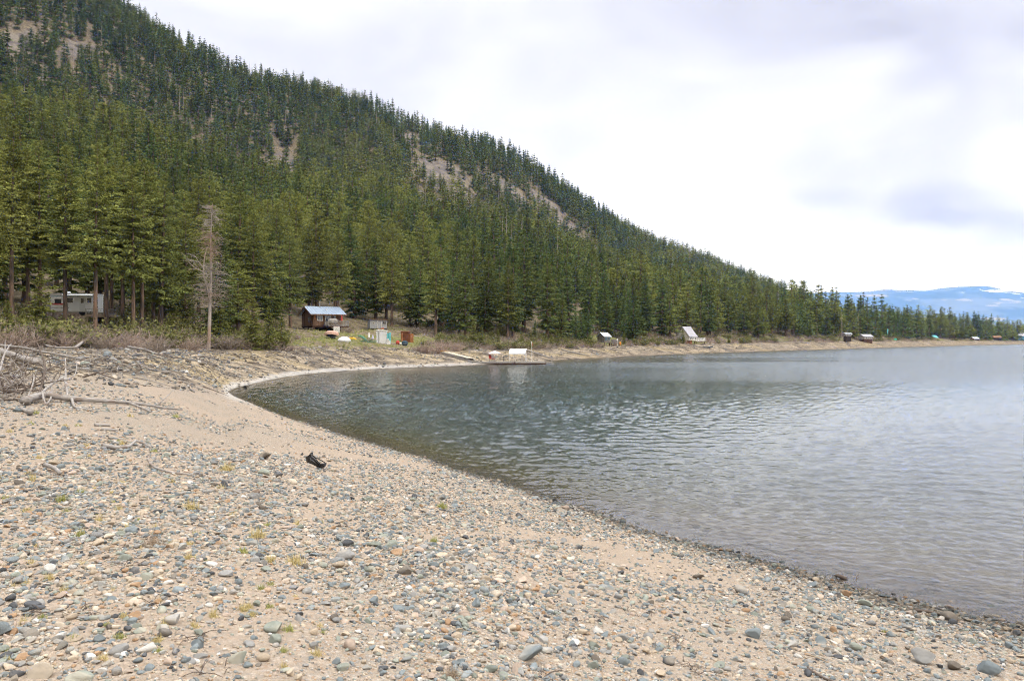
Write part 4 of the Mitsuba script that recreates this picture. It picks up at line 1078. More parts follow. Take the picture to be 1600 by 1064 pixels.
# ------------------------------------------------------------------ the camper trailer
cam = Thing('camper_trailer', 'white camper trailer parked among tree trunks on the left bank', 'camper trailer', 79, 84, 5, z=EYE + (532 - 492) / F * 84)
cam.part('body', merge([box(0, 4.6, 0, 2.2, 0.35, 2.28)]), 'trailer_white')
cam.part('roof_cap', slab([[-0.05, -0.06, 2.36], [4.65, -0.06, 2.36], [4.65, 2.26, 2.36], [-0.05, 2.26, 2.36]], 0.08), 'trailer_white')
cam.part('nose', slab([[-0.62, 0.1, 0.9], [-0.62, 2.1, 0.9], [-0.04, 2.1, 2.2], [-0.04, 0.1, 2.2]], 0.08), 'trailer_white', label='slanting white front end')
for x0, x1, z0, z1 in ((0.45, 1.15, 1.25, 1.75), (1.75, 2.35, 1.35, 1.85), (3.85, 4.3, 1.35, 1.85)):
    window(cam, None, x0, x1, z0, z1, 0.0, 'trailer_white', bar=False, trim=0.05)
d_ = cam.part('door', box(3.05, 3.65, -0.05, -0.003, 0.42, 2.1), 'white_hull')
cam.part('pane', box(3.2, 3.5, -0.065, -0.051, 1.3, 1.8), 'dark_glass', of=d_)
cam.part('stripe', box(0.05, 4.55, -0.008, -0.003, 2.0, 2.08), 'blue_canvas')
cam.part('awning', slab([[1.3, -0.35, 2.12], [4.5, -0.35, 2.12], [4.5, -0.01, 2.24], [1.3, -0.01, 2.24]], 0.05), 'white_canvas')
cam.part('rooftop_box', box(1.0, 1.5, 0.7, 1.3, 2.37, 2.62), 'trailer_white')
for x in (3.3, 4.1):
    wh = trimesh.creation.cylinder(radius=0.34, height=0.22, sections=24); wh.apply_transform(trimesh.transformations.rotation_matrix(PI / 2, [1, 0, 0])); wh.apply_translation([x, 0.12, 0.3])
    cam.part('wheel', wh, 'dull_black', smooth=40)
for x in (0.3, 4.4):
    cam.part('jack', beam([x, 0.3, -0.5], [x, 0.3, 0.36], 0.1), 'steel')
st = Thing('shelving_rack', 'open rack with a red board in front of the camper trailer', 'rack', 92, 81, 4, z=cam.z)
st.part('shelf', merge([box(-0.9, 0.9, -0.25, 0.25, z_, z_ + 0.05) for z_ in (0.25, 0.6)]), 'weathered_timber')
st.part('red_board', box(-0.9, 0.9, -0.29, -0.25, 0.95, 1.1), 'red_paint')
for x in (-0.88, 0.88):
    st.part('upright', beam([x, 0, -0.4], [x, 0, 1.12], 0.07), 'weathered_timber')
pf = Thing('platform', 'timber platform with railing built out from the camper trailer', 'deck', 134, 80.5, 5, z=EYE + (532 - 491) / F * 80.5)
for k in range(12):
    pf.part('plank', box(0, 2.3, 0.0 + k * 0.15, 0.14 + k * 0.15, -0.05, 0.0), 'bare_timber')
pf.part('rim_board', merge([box(-0.03, 2.33, -0.05, -0.003, -0.28, -0.02), box(2.303, 2.35, 0, 1.8, -0.28, -0.02)]), 'bare_timber')
rail(pf, [(0.0, 0.05), (2.3, 0.05), (2.3, 1.7)], 0.55, 0.0, step=0.3)
for x in (0.12, 1.05, 2.2):
    pf.part('post', beam([x, 0.12, -1.5], [x, 0.12, -0.06], 0.1), 'bare_timber')
pf.part('back_wall', box(0.1, 2.2, 1.5, 1.56, -1.4, -0.3), 'shadowed_board')
tb = Thing('trestle_table', 'long white table top on trestles right of the timber platform', 'table', 194, 84, -4, z=G(*P(194, 84)[:2]) - 0.0)
h_ = EYE + (532 - 493.5) / F * 84 - tb.z
tb.part('tabletop', box(-1.2, 1.2, -0.4, 0.4, h_ - 0.08, h_), 'white_paint')
for x in (-0.95, 0.7):
    tb.part('trestle', merge([beam([x, -0.35, -0.3], [x, -0.1, h_ - 0.09], 0.07), beam([x, 0.35, -0.3], [x, 0.1, h_ - 0.09], 0.07)]), 'weathered_timber')

# ------------------------------------------------------------------ the hut with the pale roof, the steep cottage and the far houses
hu = Thing('hut', 'small grey-brown hut with a pale metal roof and fenced deck at the shore', 'hut', 944.5, 166, 30, z=EYE + (532 - 535.3) / F * 166)
W, D, H = 1.55, 2.6, 1.35
hu.part('wall', gable(0, W, 0, D, 0, H, H + 0.72), 'grey_boards')
hu.part('roof', slab([[-0.25, -0.25, H - 0.06], [W + 0.25, -0.25, H - 0.06], [W + 0.25, D / 2, H + 0.86], [-0.25, D / 2, H + 0.86]], 0.06), 'pale_metal')
hu.part('roof', slab([[-0.25, D / 2 + 0.01, H + 0.86], [W + 0.25, D / 2 + 0.01, H + 0.86], [W + 0.25, D + 0.25, H - 0.06], [-0.25, D + 0.25, H - 0.06]], 0.06), 'pale_metal')
window(hu, None, 0.15, 0.55, 0.55, 1.1, 0.0, 'blue_canvas', bar=False, trim=0.05)
window(hu, None, 0.95, 1.35, 0.65, 1.1, 0.0, 'blue_canvas', bar=False, trim=0.05)
for x, y in ((0.1, 0.1), (1.45, 0.1), (0.1, 2.4)):
    hu.part('stilt', beam([x, y, -1.2], [x, y, -0.01], 0.16), 'dark_timber')
hu.part('deck', box(W + 0.05, W + 2.2, -0.2, 1.4, -0.16, -0.06), 'grey_boards')
hu.part('fence', merge([box(W + 0.1 + k * 0.16, W + 0.24 + k * 0.16, -0.24, -0.203, -0.06, 0.68) for k in range(13)]), 'grey_boards')
for x in (W + 0.2, W + 2.1):
    hu.part('post', beam([x, -0.15, -1.1], [x, -0.15, -0.17], 0.12), 'dark_timber')
lp = Thing('lamp_post', 'short white lamp post at the end of the hut deck', 'lamp post', 964.5, 164, 0)
lp.part('pole', tube([[0, 0, -0.2], [0, 0, 1.25]], 0.04, 8), 'white_paint')
sp = trimesh.creation.icosphere(subdivisions=2, radius=0.17); sp.apply_translation([0, 0, 1.38])
lp.part('globe', sp, 'white_paint', smooth=True)
ob = Thing('water_tank', 'small orange tank standing on a frame right of the hut deck', 'tank', 969, 164, 0)
ob.part('tank', turned(trimesh.creation.capsule(height=0.22, radius=0.22, count=[16, 16]), at=(0, 0, 0.62)), 'orange_paint', smooth=True)
ob.part('stand', merge([beam([x, y, -0.2], [x, y, 0.5], 0.05) for x in (-0.18, 0.18) for y in (-0.15, 0.15)]), 'dark_timber')

af = Thing('cottage', 'white steep-roofed cottage on stilts with a white balcony by the far shore', 'cottage', 1077, 204, 42, z=EYE + (532 - 532) / F * 204)
W, D = 3.3, 4.2
af.part('wall', gable(0, W, 0, D, 0, 1.05, 3.55), 'cream_paint')
af.part('roof', slab([[-0.25, -0.28, 0.98], [W + 0.3, -0.28, 0.98], [W + 0.3, D / 2, 3.75], [-0.25, D / 2, 3.75]], 0.09), 'grey_shingle')
af.part('roof', slab([[-0.25, D / 2 + 0.01, 3.75], [W + 0.3, D / 2 + 0.01, 3.75], [W + 0.3, D + 0.28, 0.98], [-0.25, D + 0.28, 0.98]], 0.09), 'grey_shingle')
for x0, x1 in ((0.35, 0.85), (1.35, 1.85), (2.4, 2.9)):
    window(af, None, x0, x1, 0.25, 0.75, 0.0, 'white_paint', bar=False, trim=0.05)
bk_ = af.part('balcony', box(W * 0.5, W + 2.6, -1.0, -0.05, -0.14, -0.02), 'white_paint')
rail(af, [(W * 0.5, -0.98), (W + 2.58, -0.98), (W + 2.58, -0.05)], 0.72, -0.02, mat='white_paint', of=bk_)
af.part('base_wall', box(0.25, W * 0.5, 0.3, D - 0.2, -1.3, -0.02), 'orange_rust', label='reddish-brown timber wall under the cottage')
for x, y in ((W * 0.55, -0.9), (W + 2.4, -0.9), (W * 0.8, 0.2), (0.1, 0.1)):
    af.part('stilt', beam([x, y, -1.6], [x, y, -0.15 if y < 0 else -0.01], 0.15), 'dark_timber')
sk = Thing('skiff', 'dark green skiff with a white engine cover lying on the sand below the white cottage', 'boat', 1106, 196, -8)
sk.part('hull', turned(hull(2.6, 0.7, 0.34), rx=180, at=(0, 0, 0.36)), 'navy_tarp', smooth=50)
sk.part('engine_cover', turned(trimesh.creation.capsule(height=0.2, radius=0.13, count=[12, 12]), at=(0.35, 0, 0.45)), 'white_paint', smooth=True)
sk.part('seat', box(0.75, 1.0, -0.25, 0.25, 0.28, 0.34), 'dull_black')

def far_house(name, label, cat, px, row, Y, w, d, h, roof_h, wall_mat, roof_mat, deg, base=0.0, windows=2, lower=None, group=None):
    t = Thing(name, label, cat, px, Y, deg, z=EYE + (532 - row) / F * Y)
    t.part('wall', gable(-w / 2, w / 2, 0, d, 0, h, h + roof_h * 0.9), wall_mat)
    o_ = 0.35
    t.part('roof', slab([[-w / 2 - o_, -o_, h - 0.05], [w / 2 + o_, -o_, h - 0.05], [w / 2 + o_, d / 2, h + roof_h], [-w / 2 - o_, d / 2, h + roof_h]], 0.1), roof_mat)
    t.part('roof', slab([[-w / 2 - o_, d / 2 + 0.01, h + roof_h], [w / 2 + o_, d / 2 + 0.01, h + roof_h], [w / 2 + o_, d + o_, h - 0.05], [-w / 2 - o_, d + o_, h - 0.05]], 0.1), roof_mat)
    for k in range(windows):
        x = -w / 2 + (k + 0.5) * w / windows
        window(t, None, x - 0.35, x + 0.35, h * 0.4, h * 0.8, 0.0, 'white_paint', bar=False)
    t.part('base_wall', box(-w / 2 + 0.1, w / 2 - 0.1, 0.15, d - 0.15, -2.2, -0.003), lower or 'shadowed_board')
    return t
far_house('camping_van', 'pale camping van half hidden by the trees on the far shore', 'van', 1326, 525.2, 306, 2.6, 1.8, 1.0, 0.25, 'weathered_timber', 'pale_metal', 10)
far_house('lake_house', 'low grey-roofed house with a red-brown base under dark trees on the far shore', 'house', 1357, 530.0, 325, 4.3, 3.5, 1.1, 1.0, 'weathered_timber', 'grey_shingle', 15, lower='dark_timber')
far_house('summer_house', 'small house with a bright turquoise roof and white balcony on the far shore', 'house', 1462, 530.2, 475, 4.0, 4.0, 1.1, 1.4, 'white_paint', 'teal_metal', 20, lower='rusty_iron')
far_house('boathouse', 'white-roofed low boathouse with red-brown walls on the far shore', 'boathouse', 1526, 530.8, 545, 4.3, 3.5, 0.8, 1.1, 'rusty_iron', 'pale_metal', 12)
far_house('chalet', 'brown-roofed chalet under the last trees of the point', 'house', 1559, 528.8, 615, 5.6, 4.5, 0.9, 1.3, 'brown_boards', 'brown_shingle', -8)
far_house('villa', 'slate-blue house with a grey roof at the far end of the shore', 'house', 1601, 531.2, 700, 9.0, 8.0, 3.6, 2.6, 'blue_canvas', 'grey_shingle', -20, windows=3)
tn = Thing('tent', 'small emerald green tent on the far sandy shore', 'tent', 1399, 368, 0)
tn.part('canopy', gable(-0.6, 0.6, -0.5, 0.5, 0.75, 0.85, 1.45), 'emerald_canvas')
for x in (-0.55, 0.55):
    tn.part('leg', merge([beam([x, y, -0.2], [x, y, 0.76], 0.05) for y in (-0.45, 0.45)]), 'dull_black')
bs = Thing('banner', 'tall narrow turquoise banner hanging between the trees on the far shore', 'banner', 1387, 374, 0)
bs.part('cloth', slab([[-0.35, 0, 4.6], [0.35, 0, 4.6], [0.2, 0.1, 2.3], [-0.3, 0.1, 2.3]], 0.03), 'turquoise_paint')
bs.part('pole', tube([[0, 0.12, -0.3], [0, 0.12, 4.8]], 0.05, 8), 'weathered_timber')
# ------------------------------------------------------------------ gangway, dock and what stands on it
DK = 0.36
dY = 95.5
def plank_run(t, name, x0, x1, y0, y1, z, along_x, w, mat, gap=0.02, thick=0.045):
    n = int((y1 - y0 if along_x else x1 - x0) / w)
    for k in range(n):
        m = box(x0, x1, y0 + k * w + gap / 2, y0 + (k + 1) * w - gap / 2, z - thick, z) if along_x else box(x0 + k * w + gap / 2, x0 + (k + 1) * w - gap / 2, y0, y1, z - thick, z)
        t.part(name, m, mat)
do = Thing('dock', 'long low floating dock of grey boards on dark logs at the edge of the bay', 'dock', 754, dY, 3, z=0.0)
plank_run(do, 'plank', 0.0, 7.9, 0.0, 2.0, DK, False, 0.30, 'weathered_timber')
for y in (0.12, 1.0, 1.85):
    do.part('log', tube([[0.0, y, 0.12], [4, y, 0.13], [7.9, y, 0.12]], 0.17, 10), 'dark_timber', smooth=40)
do.part('fender', merge([box(0.0, 3.9, -0.07, -0.02, 0.18, 0.34), box(4.1, 7.8, -0.06, -0.02, 0.16, 0.33)]), 'weathered_timber')
do.part('ramp', slab([[-1.6, 0.5, 0.42], [-0.05, 0.4, 0.33], [-0.05, 1.6, 0.33], [-1.6, 1.5, 0.42]], 0.06), 'weathered_timber')
raft = Thing('swim_raft', 'small low raft floating at the right end of the dock', 'raft', 851, 97, 3, z=0.0)
raft.part('top', merge([box(-1.1 + k * 0.22, -0.9 + k * 0.22, 0, 1.3, 0.16, 0.21) for k in range(10)]), 'weathered_timber')
for y in (0.2, 1.1):
    raft.part('float', tube([[-1.1, y, 0.04], [1.1, y, 0.04]], 0.12, 8), 'white_hull', smooth=40)
raft.part('ladder', merge([beam([0.95, 0.4, -0.1], [0.95, 0.4, 0.55], 0.04), beam([0.95, 0.75, -0.1], [0.95, 0.75, 0.55], 0.04), beam([0.95, 0.4, 0.35], [0.95, 0.75, 0.35], 0.04)]), 'steel')

cp = Thing('canopy_shelter', 'white canvas canopy on thin white poles standing on the dock', 'canopy', 796, dY + 0.35, 3, z=DK)
H0, H1 = 1.05, 1.62
ny, nx = 7, 9
v = np.array([[-0.08 + 0.30 * (j / (ny - 1)) + (2.08 * i / (nx - 1)), 1.35 * j / (ny - 1) - 0.05, H0 + (H1 - H0) * math.sin(PI / 2 * (j / (ny - 1)) ** 0.8) - 0.05 * math.sin(PI * ((i * 2 / (nx - 1)) % 1.0))] for j in range(ny) for i in range(nx)])
f = [[j * nx + i, j * nx + i + 1, (j + 1) * nx + i + 1, (j + 1) * nx + i] for j in range(ny - 1) for i in range(nx - 1)]
lower = v - [0, 0, 0.025]
f2 = [[q4[0] + len(v), q4[3] + len(v), q4[2] + len(v), q4[1] + len(v)] for q4 in f]
cp.part('roof', (np.vstack([v, lower]), np.array(f + f2)), 'white_canvas', smooth=40)
cp.part('valance', merge([box(-0.08, 2.0, -0.075, -0.053, H0 - 0.14, H0 + 0.01)]), 'white_canvas')
for x, y, h in ((0.0, 0.0, H0), (2.0, 0.0, H0), (0.62, 1.25, H1 - 0.03), (0.80, 0.6, 1.38), (1.65, 1.25, H1 - 0.03), (2.2, 1.25, H1 - 0.03)):
    cp.part('pole', tube([[x, y, 0], [x, y, h - 0.03]], 0.025, 8), 'white_paint')
um = Thing('parasol', 'open pale pink parasol over the left part of the dock', 'umbrella', 773, dY + 0.6, 0, z=DK)
ang = np.linspace(0, 2 * PI, 9)[:-1]
top = np.array([[0.0, 0, 1.36]]); rim = np.array([[0.82 * math.cos(a), 0.82 * math.sin(a), 1.02] for a in ang]); midr = np.array([[0.42 * math.cos(a), 0.42 * math.sin(a), 1.235] for a in ang])
vv = np.vstack([top, midr, rim]); ff = [[0, 1 + k, 1 + (k + 1) % 8] for k in range(8)] + [[1 + k, 9 + k, 9 + (k + 1) % 8] for k in range(8)] + [[1 + k, 9 + (k + 1) % 8, 1 + (k + 1) % 8] for k in range(8)]
ff2 = [[c + 17, b + 17, a + 17] for a, b, c in ff]
um.part('canopy', (np.vstack([vv, vv - [0, 0, 0.02]]), np.array(ff + ff2)), 'blush_canvas')
um.part('pole', tube([[0.0, 0, 0.0], [0.10, 0, 0.7], [0.0, 0, 1.36]], 0.03, 8), 'white_paint')
um.part('base', trimesh.creation.cylinder(radius=0.22, height=0.08, sections=20, transform=trimesh.transformations.translation_matrix([0, 0, 0.04])), 'weathered_timber')
for x in (767.5, 771.5):
    ch = Thing('deck_chair', 'folded red and white chair leaning below the pink parasol' if x < 770 else 'second folded red and white chair, against the pole of the pink parasol', 'chair', x, dY + 0.4, 25, z=DK)
    ch.part('seat', slab([[-0.16, 0, 0.36], [0.16, 0, 0.36], [0.22, 0.3, 0.42], [-0.14, 0.3, 0.42]], 0.03), 'red_paint')
    ch.part('backrest', slab([[-0.16, 0.3, 0.42], [0.2, 0.3, 0.42], [0.2, 0.42, 0.85], [-0.16, 0.42, 0.85]], 0.03), 'red_paint' if x < 770 else 'white_canvas')
    for lx in (-0.15, 0.17):
        ch.part('leg', merge([beam([lx, 0.02, 0], [lx, 0.3, 0.42], 0.03), beam([lx, 0.34, 0], [lx, 0.05, 0.36], 0.03)]), 'weathered_timber')
rl = Thing('bollard', 'dark hooked mooring post between the pink parasol and the white canopy', 'post', 787, dY + 1.2, 0, z=DK)
scene[rl.key] = mikit.ply(tube([[0, 0, 0], [0, 0, 0.62], [0.04, 0, 0.72], [0.12, 0, 0.74]], 0.028, 8), 'dull_black', smooth=True); scene[rl.key]['to_world'] = rl.M
fl = Thing('flag', 'small red and white flag on a white pole at the right end of the dock', 'flag', 831, dY + 0.6, 0, z=DK)
fl.part('pole', tube([[0, 0, 0], [0, 0, 2.55]], 0.025, 8), 'white_paint')
fl.part('cloth', slab([[0.0, 0, 2.5], [0.03, 0.02, 2.5], [0.12, 0.05, 1.98], [0.0, 0, 2.0]], 0.012), 'red_paint')
fl.part('white_stripe', slab([[-0.09, -0.02, 2.48], [-0.03, -0.01, 2.5], [-0.03, 0.0, 2.02], [-0.06, 0.0, 2.1]], 0.012), 'white_canvas')

def ground_thing(name, label, cat, mesh, mat, smooth=True, group=None, uv=None):
    k = put(name, mesh, mat, smooth=smooth, uv=uv)
    return tag(k, label, cat, group)
a, b = hit(686, 551.5), hit(738, 564.5)
gw = numbered('gangway'); tag(gw, 'pale timber gangway with a yellow upper end leading down the bank to the dock', 'gangway')
d = (b - a) / np.linalg.norm(b - a); sd = np.cross(d, [0, 0, 1]); sd /= np.linalg.norm(sd)
a = a + [0, 0, 0.35]; b = b + [0, 0, 0.22]
L = np.linalg.norm(b - a)
for k in range(int(L / 0.32)):
    c = a + d * (0.16 + k * 0.32)
    put(gw + '__plank', beam(c - sd * 0.5, c + sd * 0.5, 0.30, 0.04), 'yellow_hull' if k < 4 else 'cream_paint')
for s_ in (-1, 1):
    put(gw + '__stringer', beam(a + sd * s_ * 0.45 - [0, 0, 0.12], b + sd * s_ * 0.45 - [0, 0, 0.12], 0.1, 0.2), 'weathered_timber')

# ------------------------------------------------------------------ driftwood
def limb(pts, r0, r1, seed=0, sides=10, n=18, rough=0.10):
    """A weathered log or branch through points of the ground, with bumps."""
    p = np.asarray(pts, float)
    t = np.linspace(0, 1, len(p)); tt = np.linspace(0, 1, n)
    c = PchipInterpolator(t, p)(tt) if len(p) > 2 else p[0] + (p[-1] - p[0]) * tt[:, None]
    r = np.random.default_rng(seed)
    rad = (r0 + (r1 - r0) * tt) * (1 + rough * r.normal(0, 1, n) * 0.6)
    v, f = tube(c, rad, sides)
    return v, f
def drift_colour(p, n, uv):
    f = mikit.fbm(p.x * 14, p.y * 14, p.z * 30, octaves=3)
    c = mikit.mix((0.19, 0.17, 0.155), (0.43, 0.405, 0.385), f)
    return dr.lerp(c, mi.Color3f(0.20, 0.15, 0.12), mikit.smoothstep(0.62, 0.72, mikit.noise(p.x * 5, p.y * 5, p.z * 8)) * 0.6)
diffuse('driftwood', drift_colour)
diffuse('dark_driftwood', worn((0.13, 0.105, 0.09), 0.35, 5))
def along(pix, lift):
    out = []
    for (px, py), l in zip(pix, lift):
        out.append(hit(px, py) + [0, 0, l])
    return np.array(out)
logs = [
    ([(-30, 553), (40, 574), (62, 578)], [0.45, 0.3, 0.25], 0.15, 0.12, 'thick grey driftwood log with a broken end lying across the stony flats', True),
    ([(-40, 540), (20, 548), (70, 556), (140, 567)], [0.25, 0.25, 0.18, 0.08], 0.11, 0.03, 'long bleached driftwood trunk tapering over the stones above the thick log', False),
    ([(62, 541), (95, 547), (118, 548), (130, 543)], [0.2, 0.15, 0.2, 0.5], 0.06, 0.09, 'bent white driftwood branch with an upturned end at the foot of the bank', False),
    ([(200, 547), (222, 550), (246, 556)], [0.2, 0.18, 0.1], 0.10, 0.06, 'white driftwood log lying among grey rocks below the bank', False),
    ([(310, 565), (325, 569)], [0.08, 0.05], 0.06, 0.04, 'short pale stick on the stony flats near the dead tree', False),
    ([(404, 545), (452, 544)], [0.12, 0.12], 0.09, 0.06, 'grey log lying along the top of the bank below the brown cabin', False),
    ([(820, 548), (865, 562)], [0.2, 0.1], 0.12, 0.08, 'long bare log running down the bank behind the white canopy', False),
    ([(878, 548), (925, 558)], [0.15, 0.1], 0.13, 0.07, 'bare log lying down the bank right of the dock', False),
    ([(760, 541), (800, 549)], [0.2, 0.15], 0.13, 0.09, 'grey log on the rocks behind the pink parasol', False),
    ([(735, 533), (757, 537)], [0.25, 0.25], 0.12, 0.10, 'pale log in the brush above the rocks behind the dock', False),
    ([(1200, 534.5), (1265, 537)], [0.2, 0.2], 0.16, 0.1, 'long grey log stranded at the top of the far bank', False),
]
for k, (pix, lift, r0, r1, lab, broken) in enumerate(logs):
    ground_thing('driftwood_log', lab, 'log', limb(along(pix, lift), r0, r1, 20 + k), 'driftwood')
# the fallen branchy tree in front of the flats
ft = numbered('fallen_tree'); tag(ft, 'fallen bleached tree with bare white limbs lying along the edge of the sandy beach', 'fallen tree')
put(ft + '__trunk', limb(along([(38, 634), (70, 627), (100, 629), (160, 631), (205, 633), (245, 638), (285, 641)], [0.1, 0.14, 0.10, 0.07, 0.05, 0.04, 0.02]), 0.085, 0.012, 3, n=26), 'driftwood', smooth=True)
rb = np.random.default_rng(31)
for pix, lift, r0, r1 in [([(60, 630), (85, 622), (100, 620), (106, 629)], [0.15, 0.35, 0.45, 0.05], 0.03, 0.022), ([(103, 622), (102, 608)], [0.4, 0.8], 0.022, 0.013), ([(95, 619), (114, 614), (120, 605)], [0.35, 0.4, 0.7], 0.022, 0.01),
                          ([(66, 628), (72, 634), (80, 628), (79, 620)], [0.2, 0.02, 0.1, 0.4], 0.022, 0.014), ([(52, 618), (50, 626), (36, 635)], [0.5, 0.3, 0.03], 0.02, 0.012), ([(200, 633), (228, 642), (236, 645)], [0.06, 0.03, 0.02], 0.03, 0.01), ([(112, 629), (122, 640), (140, 642)], [0.1, 0.03, 0.02], 0.03, 0.012), ([(245, 637), (262, 630), (270, 626)], [0.06, 0.2, 0.3], 0.02, 0.007)]:
    put(ft + '__limb', limb(along(pix, lift), r0, r1, int(rb.integers(99)), sides=7, n=12), 'driftwood', smooth=True)
put(ft + '__limb', limb(along([(60, 628), (70, 618), (64, 606), (58, 600)], [0.15, 0.6, 0.9, 1.1]), 0.03, 0.014, 5, sides=7, n=12), 'dark_driftwood', smooth=True)
# the heap of grey branches at the left edge
for k in range(72):
    px = rb.uniform(-55, 36); py = rb.uniform(600, 629)
    p = hit(px, py)
    ang = rb.uniform(0, 2 * PI); L = rb.uniform(0.4, 1.35); lift = rb.uniform(0.05, 0.42)
    a = p + [0, 0, lift * rb.uniform(0, 1)]; b = p + [L * math.cos(ang), L * math.sin(ang) * 0.6, lift]
    m = (a + b) / 2 + rb.normal(0, 0.14, 3) + [0, 0, 0.1]
    ms = [limb([a, m, b], rb.uniform(0.010, 0.026), 0.005, k, sides=6, n=9)]
    for j in range(int(rb.integers(1, 4))):
        t = rb.uniform(0.3, 0.9); c = a + (b - a) * t + (m - (a + b) / 2) * 4 * t * (1 - t)
        e = c + rb.normal(0, 0.3, 3) + [0, 0, 0.22]
        ms.append(limb([c, (c + e) / 2 + rb.normal(0, 0.04, 3), e], 0.009, 0.004, j, sides=5, n=6))
    dark = k % 2 == 0
    ground_thing('dead_branch', 'dark twisted branch in the heap of dead branches at the left edge of the flats' if dark else 'grey forked branch in the heap of dead branches at the left edge of the flats', 'branch', merge(ms), 'dark_driftwood' if dark else 'driftwood',
                 group='dark branches of the heap at the left' if dark else 'grey branches of the heap at the left')
ground_thing('dead_branch', 'tall pale forked stick leaning in front of the thick grey log', 'branch', merge([limb(along([(-4, 606), (8, 575), (18, 568)], [0.1, 0.55, 0.85]), 0.045, 0.02, 3, 7, 12), limb(along([(8, 575), (8, 562)], [0.55, 0.9]), 0.025, 0.012, 4, 6, 6)]), 'driftwood')
sticks = [([(161, 700), (183, 703), (200, 701), (212, 697), (236, 702)], [0.04, 0.03, 0.03, 0.08, 0.03], 0.032, 0.012, 'curved silvery driftwood stick on the grassy sand of the beach'),
          ([(231, 725), (245, 735), (270, 741), (300, 744)], [0.06, 0.03, 0.02, 0.02], 0.018, 0.007, 'thin grey crooked stick right of the grass tufts on the beach'),
          ([(70, 733), (82, 738), (94, 744)], [0.05, 0.06, 0.03], 0.03, 0.02, 'short split grey piece of driftwood among pale stones on the left of the beach'),
          ([(148, 666), (172, 666)], [0.02, 0.02], 0.03, 0.02, 'straight thin stick lying on the sand, the upper of two'),
          ([(158, 673), (184, 674)], [0.02, 0.02], 0.03, 0.02, 'straight thin stick lying on the sand, the lower of two'),
          ([(32, 642), (45, 646), (47, 650)], [0.05, 0.03, 0.08], 0.035, 0.05, 'small white forked driftwood piece in front of the heap of branches'),
          ([(1260, 1026), (1280, 1033), (1306, 1046)], [0.02, 0.025, 0.02], 0.007, 0.005, 'pale straw-coloured stick on the sand near the bottom of the picture'),
          ([(1262, 1046), (1285, 1060), (1310, 1068)], [0.01, 0.01, 0.01], 0.012, 0.006, 'reddish-brown stick half buried in the near sand'),
          ([(1302, 903), (1310, 907), (1322, 909)], [0.02, 0.06, 0.03], 0.012, 0.03, 'dark broken twig lying in the shallow water at the shore'),
          ([(1337, 917), (1338, 911), (1341, 908)], [0.0, 0.06, 0.09], 0.006, 0.004, 'tiny dark twig sticking up out of the water at the shore'),
          ([(1430, 956), (1450, 960), (1472, 963)], [0.02, 0.03, 0.02], 0.02, 0.012, 'thin brown stick lying along the waterline by the rough rock'),
          ([(895, 792), (912, 806)], [0.03, 0.02], 0.012, 0.006, 'thin pale twig lying at the waterline in the middle of the bay')]
for k, (pix, lift, r0, r1, lab) in enumerate(sticks):
    ground_thing('stick', lab, 'stick', limb(along(pix, lift), r0, r1, 60 + k, sides=8, n=14), 'dark_driftwood' if ('dark' in lab or 'brown' in lab) else 'bare_timber' if 'straw' in lab else 'driftwood')
# small drift sticks caught among the stones of the flats and along the top of the bank
ms, rl2 = [], np.random.default_rng(55)
px_l = np.concatenate([rl2.uniform(-30, 350, 330), rl2.uniform(350, 1150, 260)]); t_l = np.arctan((px_l - 800) / F); k_l = np.exp(f_r(t_l))
r_l = np.where(np.arange(590) < 330, k_l[:, 1] + (k_l[:, 4] - k_l[:, 1]) * rl2.random(590) ** 0.8, k_l[:, 3] + (k_l[:, 4] - k_l[:, 3]) * rl2.uniform(0.45, 1.05, 590))
a_l = rl2.uniform(0, 2 * PI, 590); L_l = rl2.uniform(0.4, 1.9, 590) * np.where(np.arange(590) < 330, 0.8, 1.5)
x_l, y_l = r_l * np.sin(t_l), r_l * np.cos(t_l)
ex, ey = x_l + L_l * np.cos(a_l), y_l + L_l * np.sin(a_l) * 0.5
z0_, z1_ = ground(x_l, y_l), ground(ex, ey)
for k in range(590):
    p, e = np.array([x_l[k], y_l[k], z0_[k] + 0.05]), np.array([ex[k], ey[k], z1_[k] + rl2.uniform(0.03, 0.25)])
    w_ = rl2.uniform(0.010, 0.032) * (1 if k < 330 else 1.9)
    ms.append(tube([p, (p + e) / 2 + rl2.normal(0, 0.06, 3) + [0, 0, 0.05], e], [w_, w_ * 0.8, w_ * 0.3], 5, cap=False))
tag(put('drift_sticks', merge(ms[::2]), 'driftwood', smooth=True), 'grey sticks washed up among the rocks of the flats and bank', kind='stuff')
tag(put('drift_sticks', merge(ms[1::2]), 'dark_driftwood', smooth=True), 'dark sticks washed up among the rocks of the flats and bank', kind='stuff')
# thin dry twigs in the gravel
for px, py in [(1010, 960), (990, 955), (1040, 1010), (1060, 1000), (1075, 1040), (930, 970), (860, 1060), (310, 900), (205, 880), (255, 940), (140, 960), (60, 960), (330, 1050), (300, 1000), (1210, 925), (1100, 1050)]:
    ms = []
    for k in range(7):
        p = hit(px + rb.uniform(-22, 22), py + rb.uniform(-7, 7)); ang = rb.uniform(0, 2 * PI); L = rb.uniform(0.04, 0.16)
        e = p + [L * math.cos(ang), L * math.sin(ang), rb.uniform(0.005, 0.03)]
        ms.append(limb([p + [0, 0, 0.012], (p + e) / 2 + [0, 0, 0.02], e], 0.0028, 0.0015, k, 4, 4))
    tag(put('twig_litter', merge(ms), 'dark_driftwood'), 'scatter of thin dry twigs on the gravel', kind='stuff')

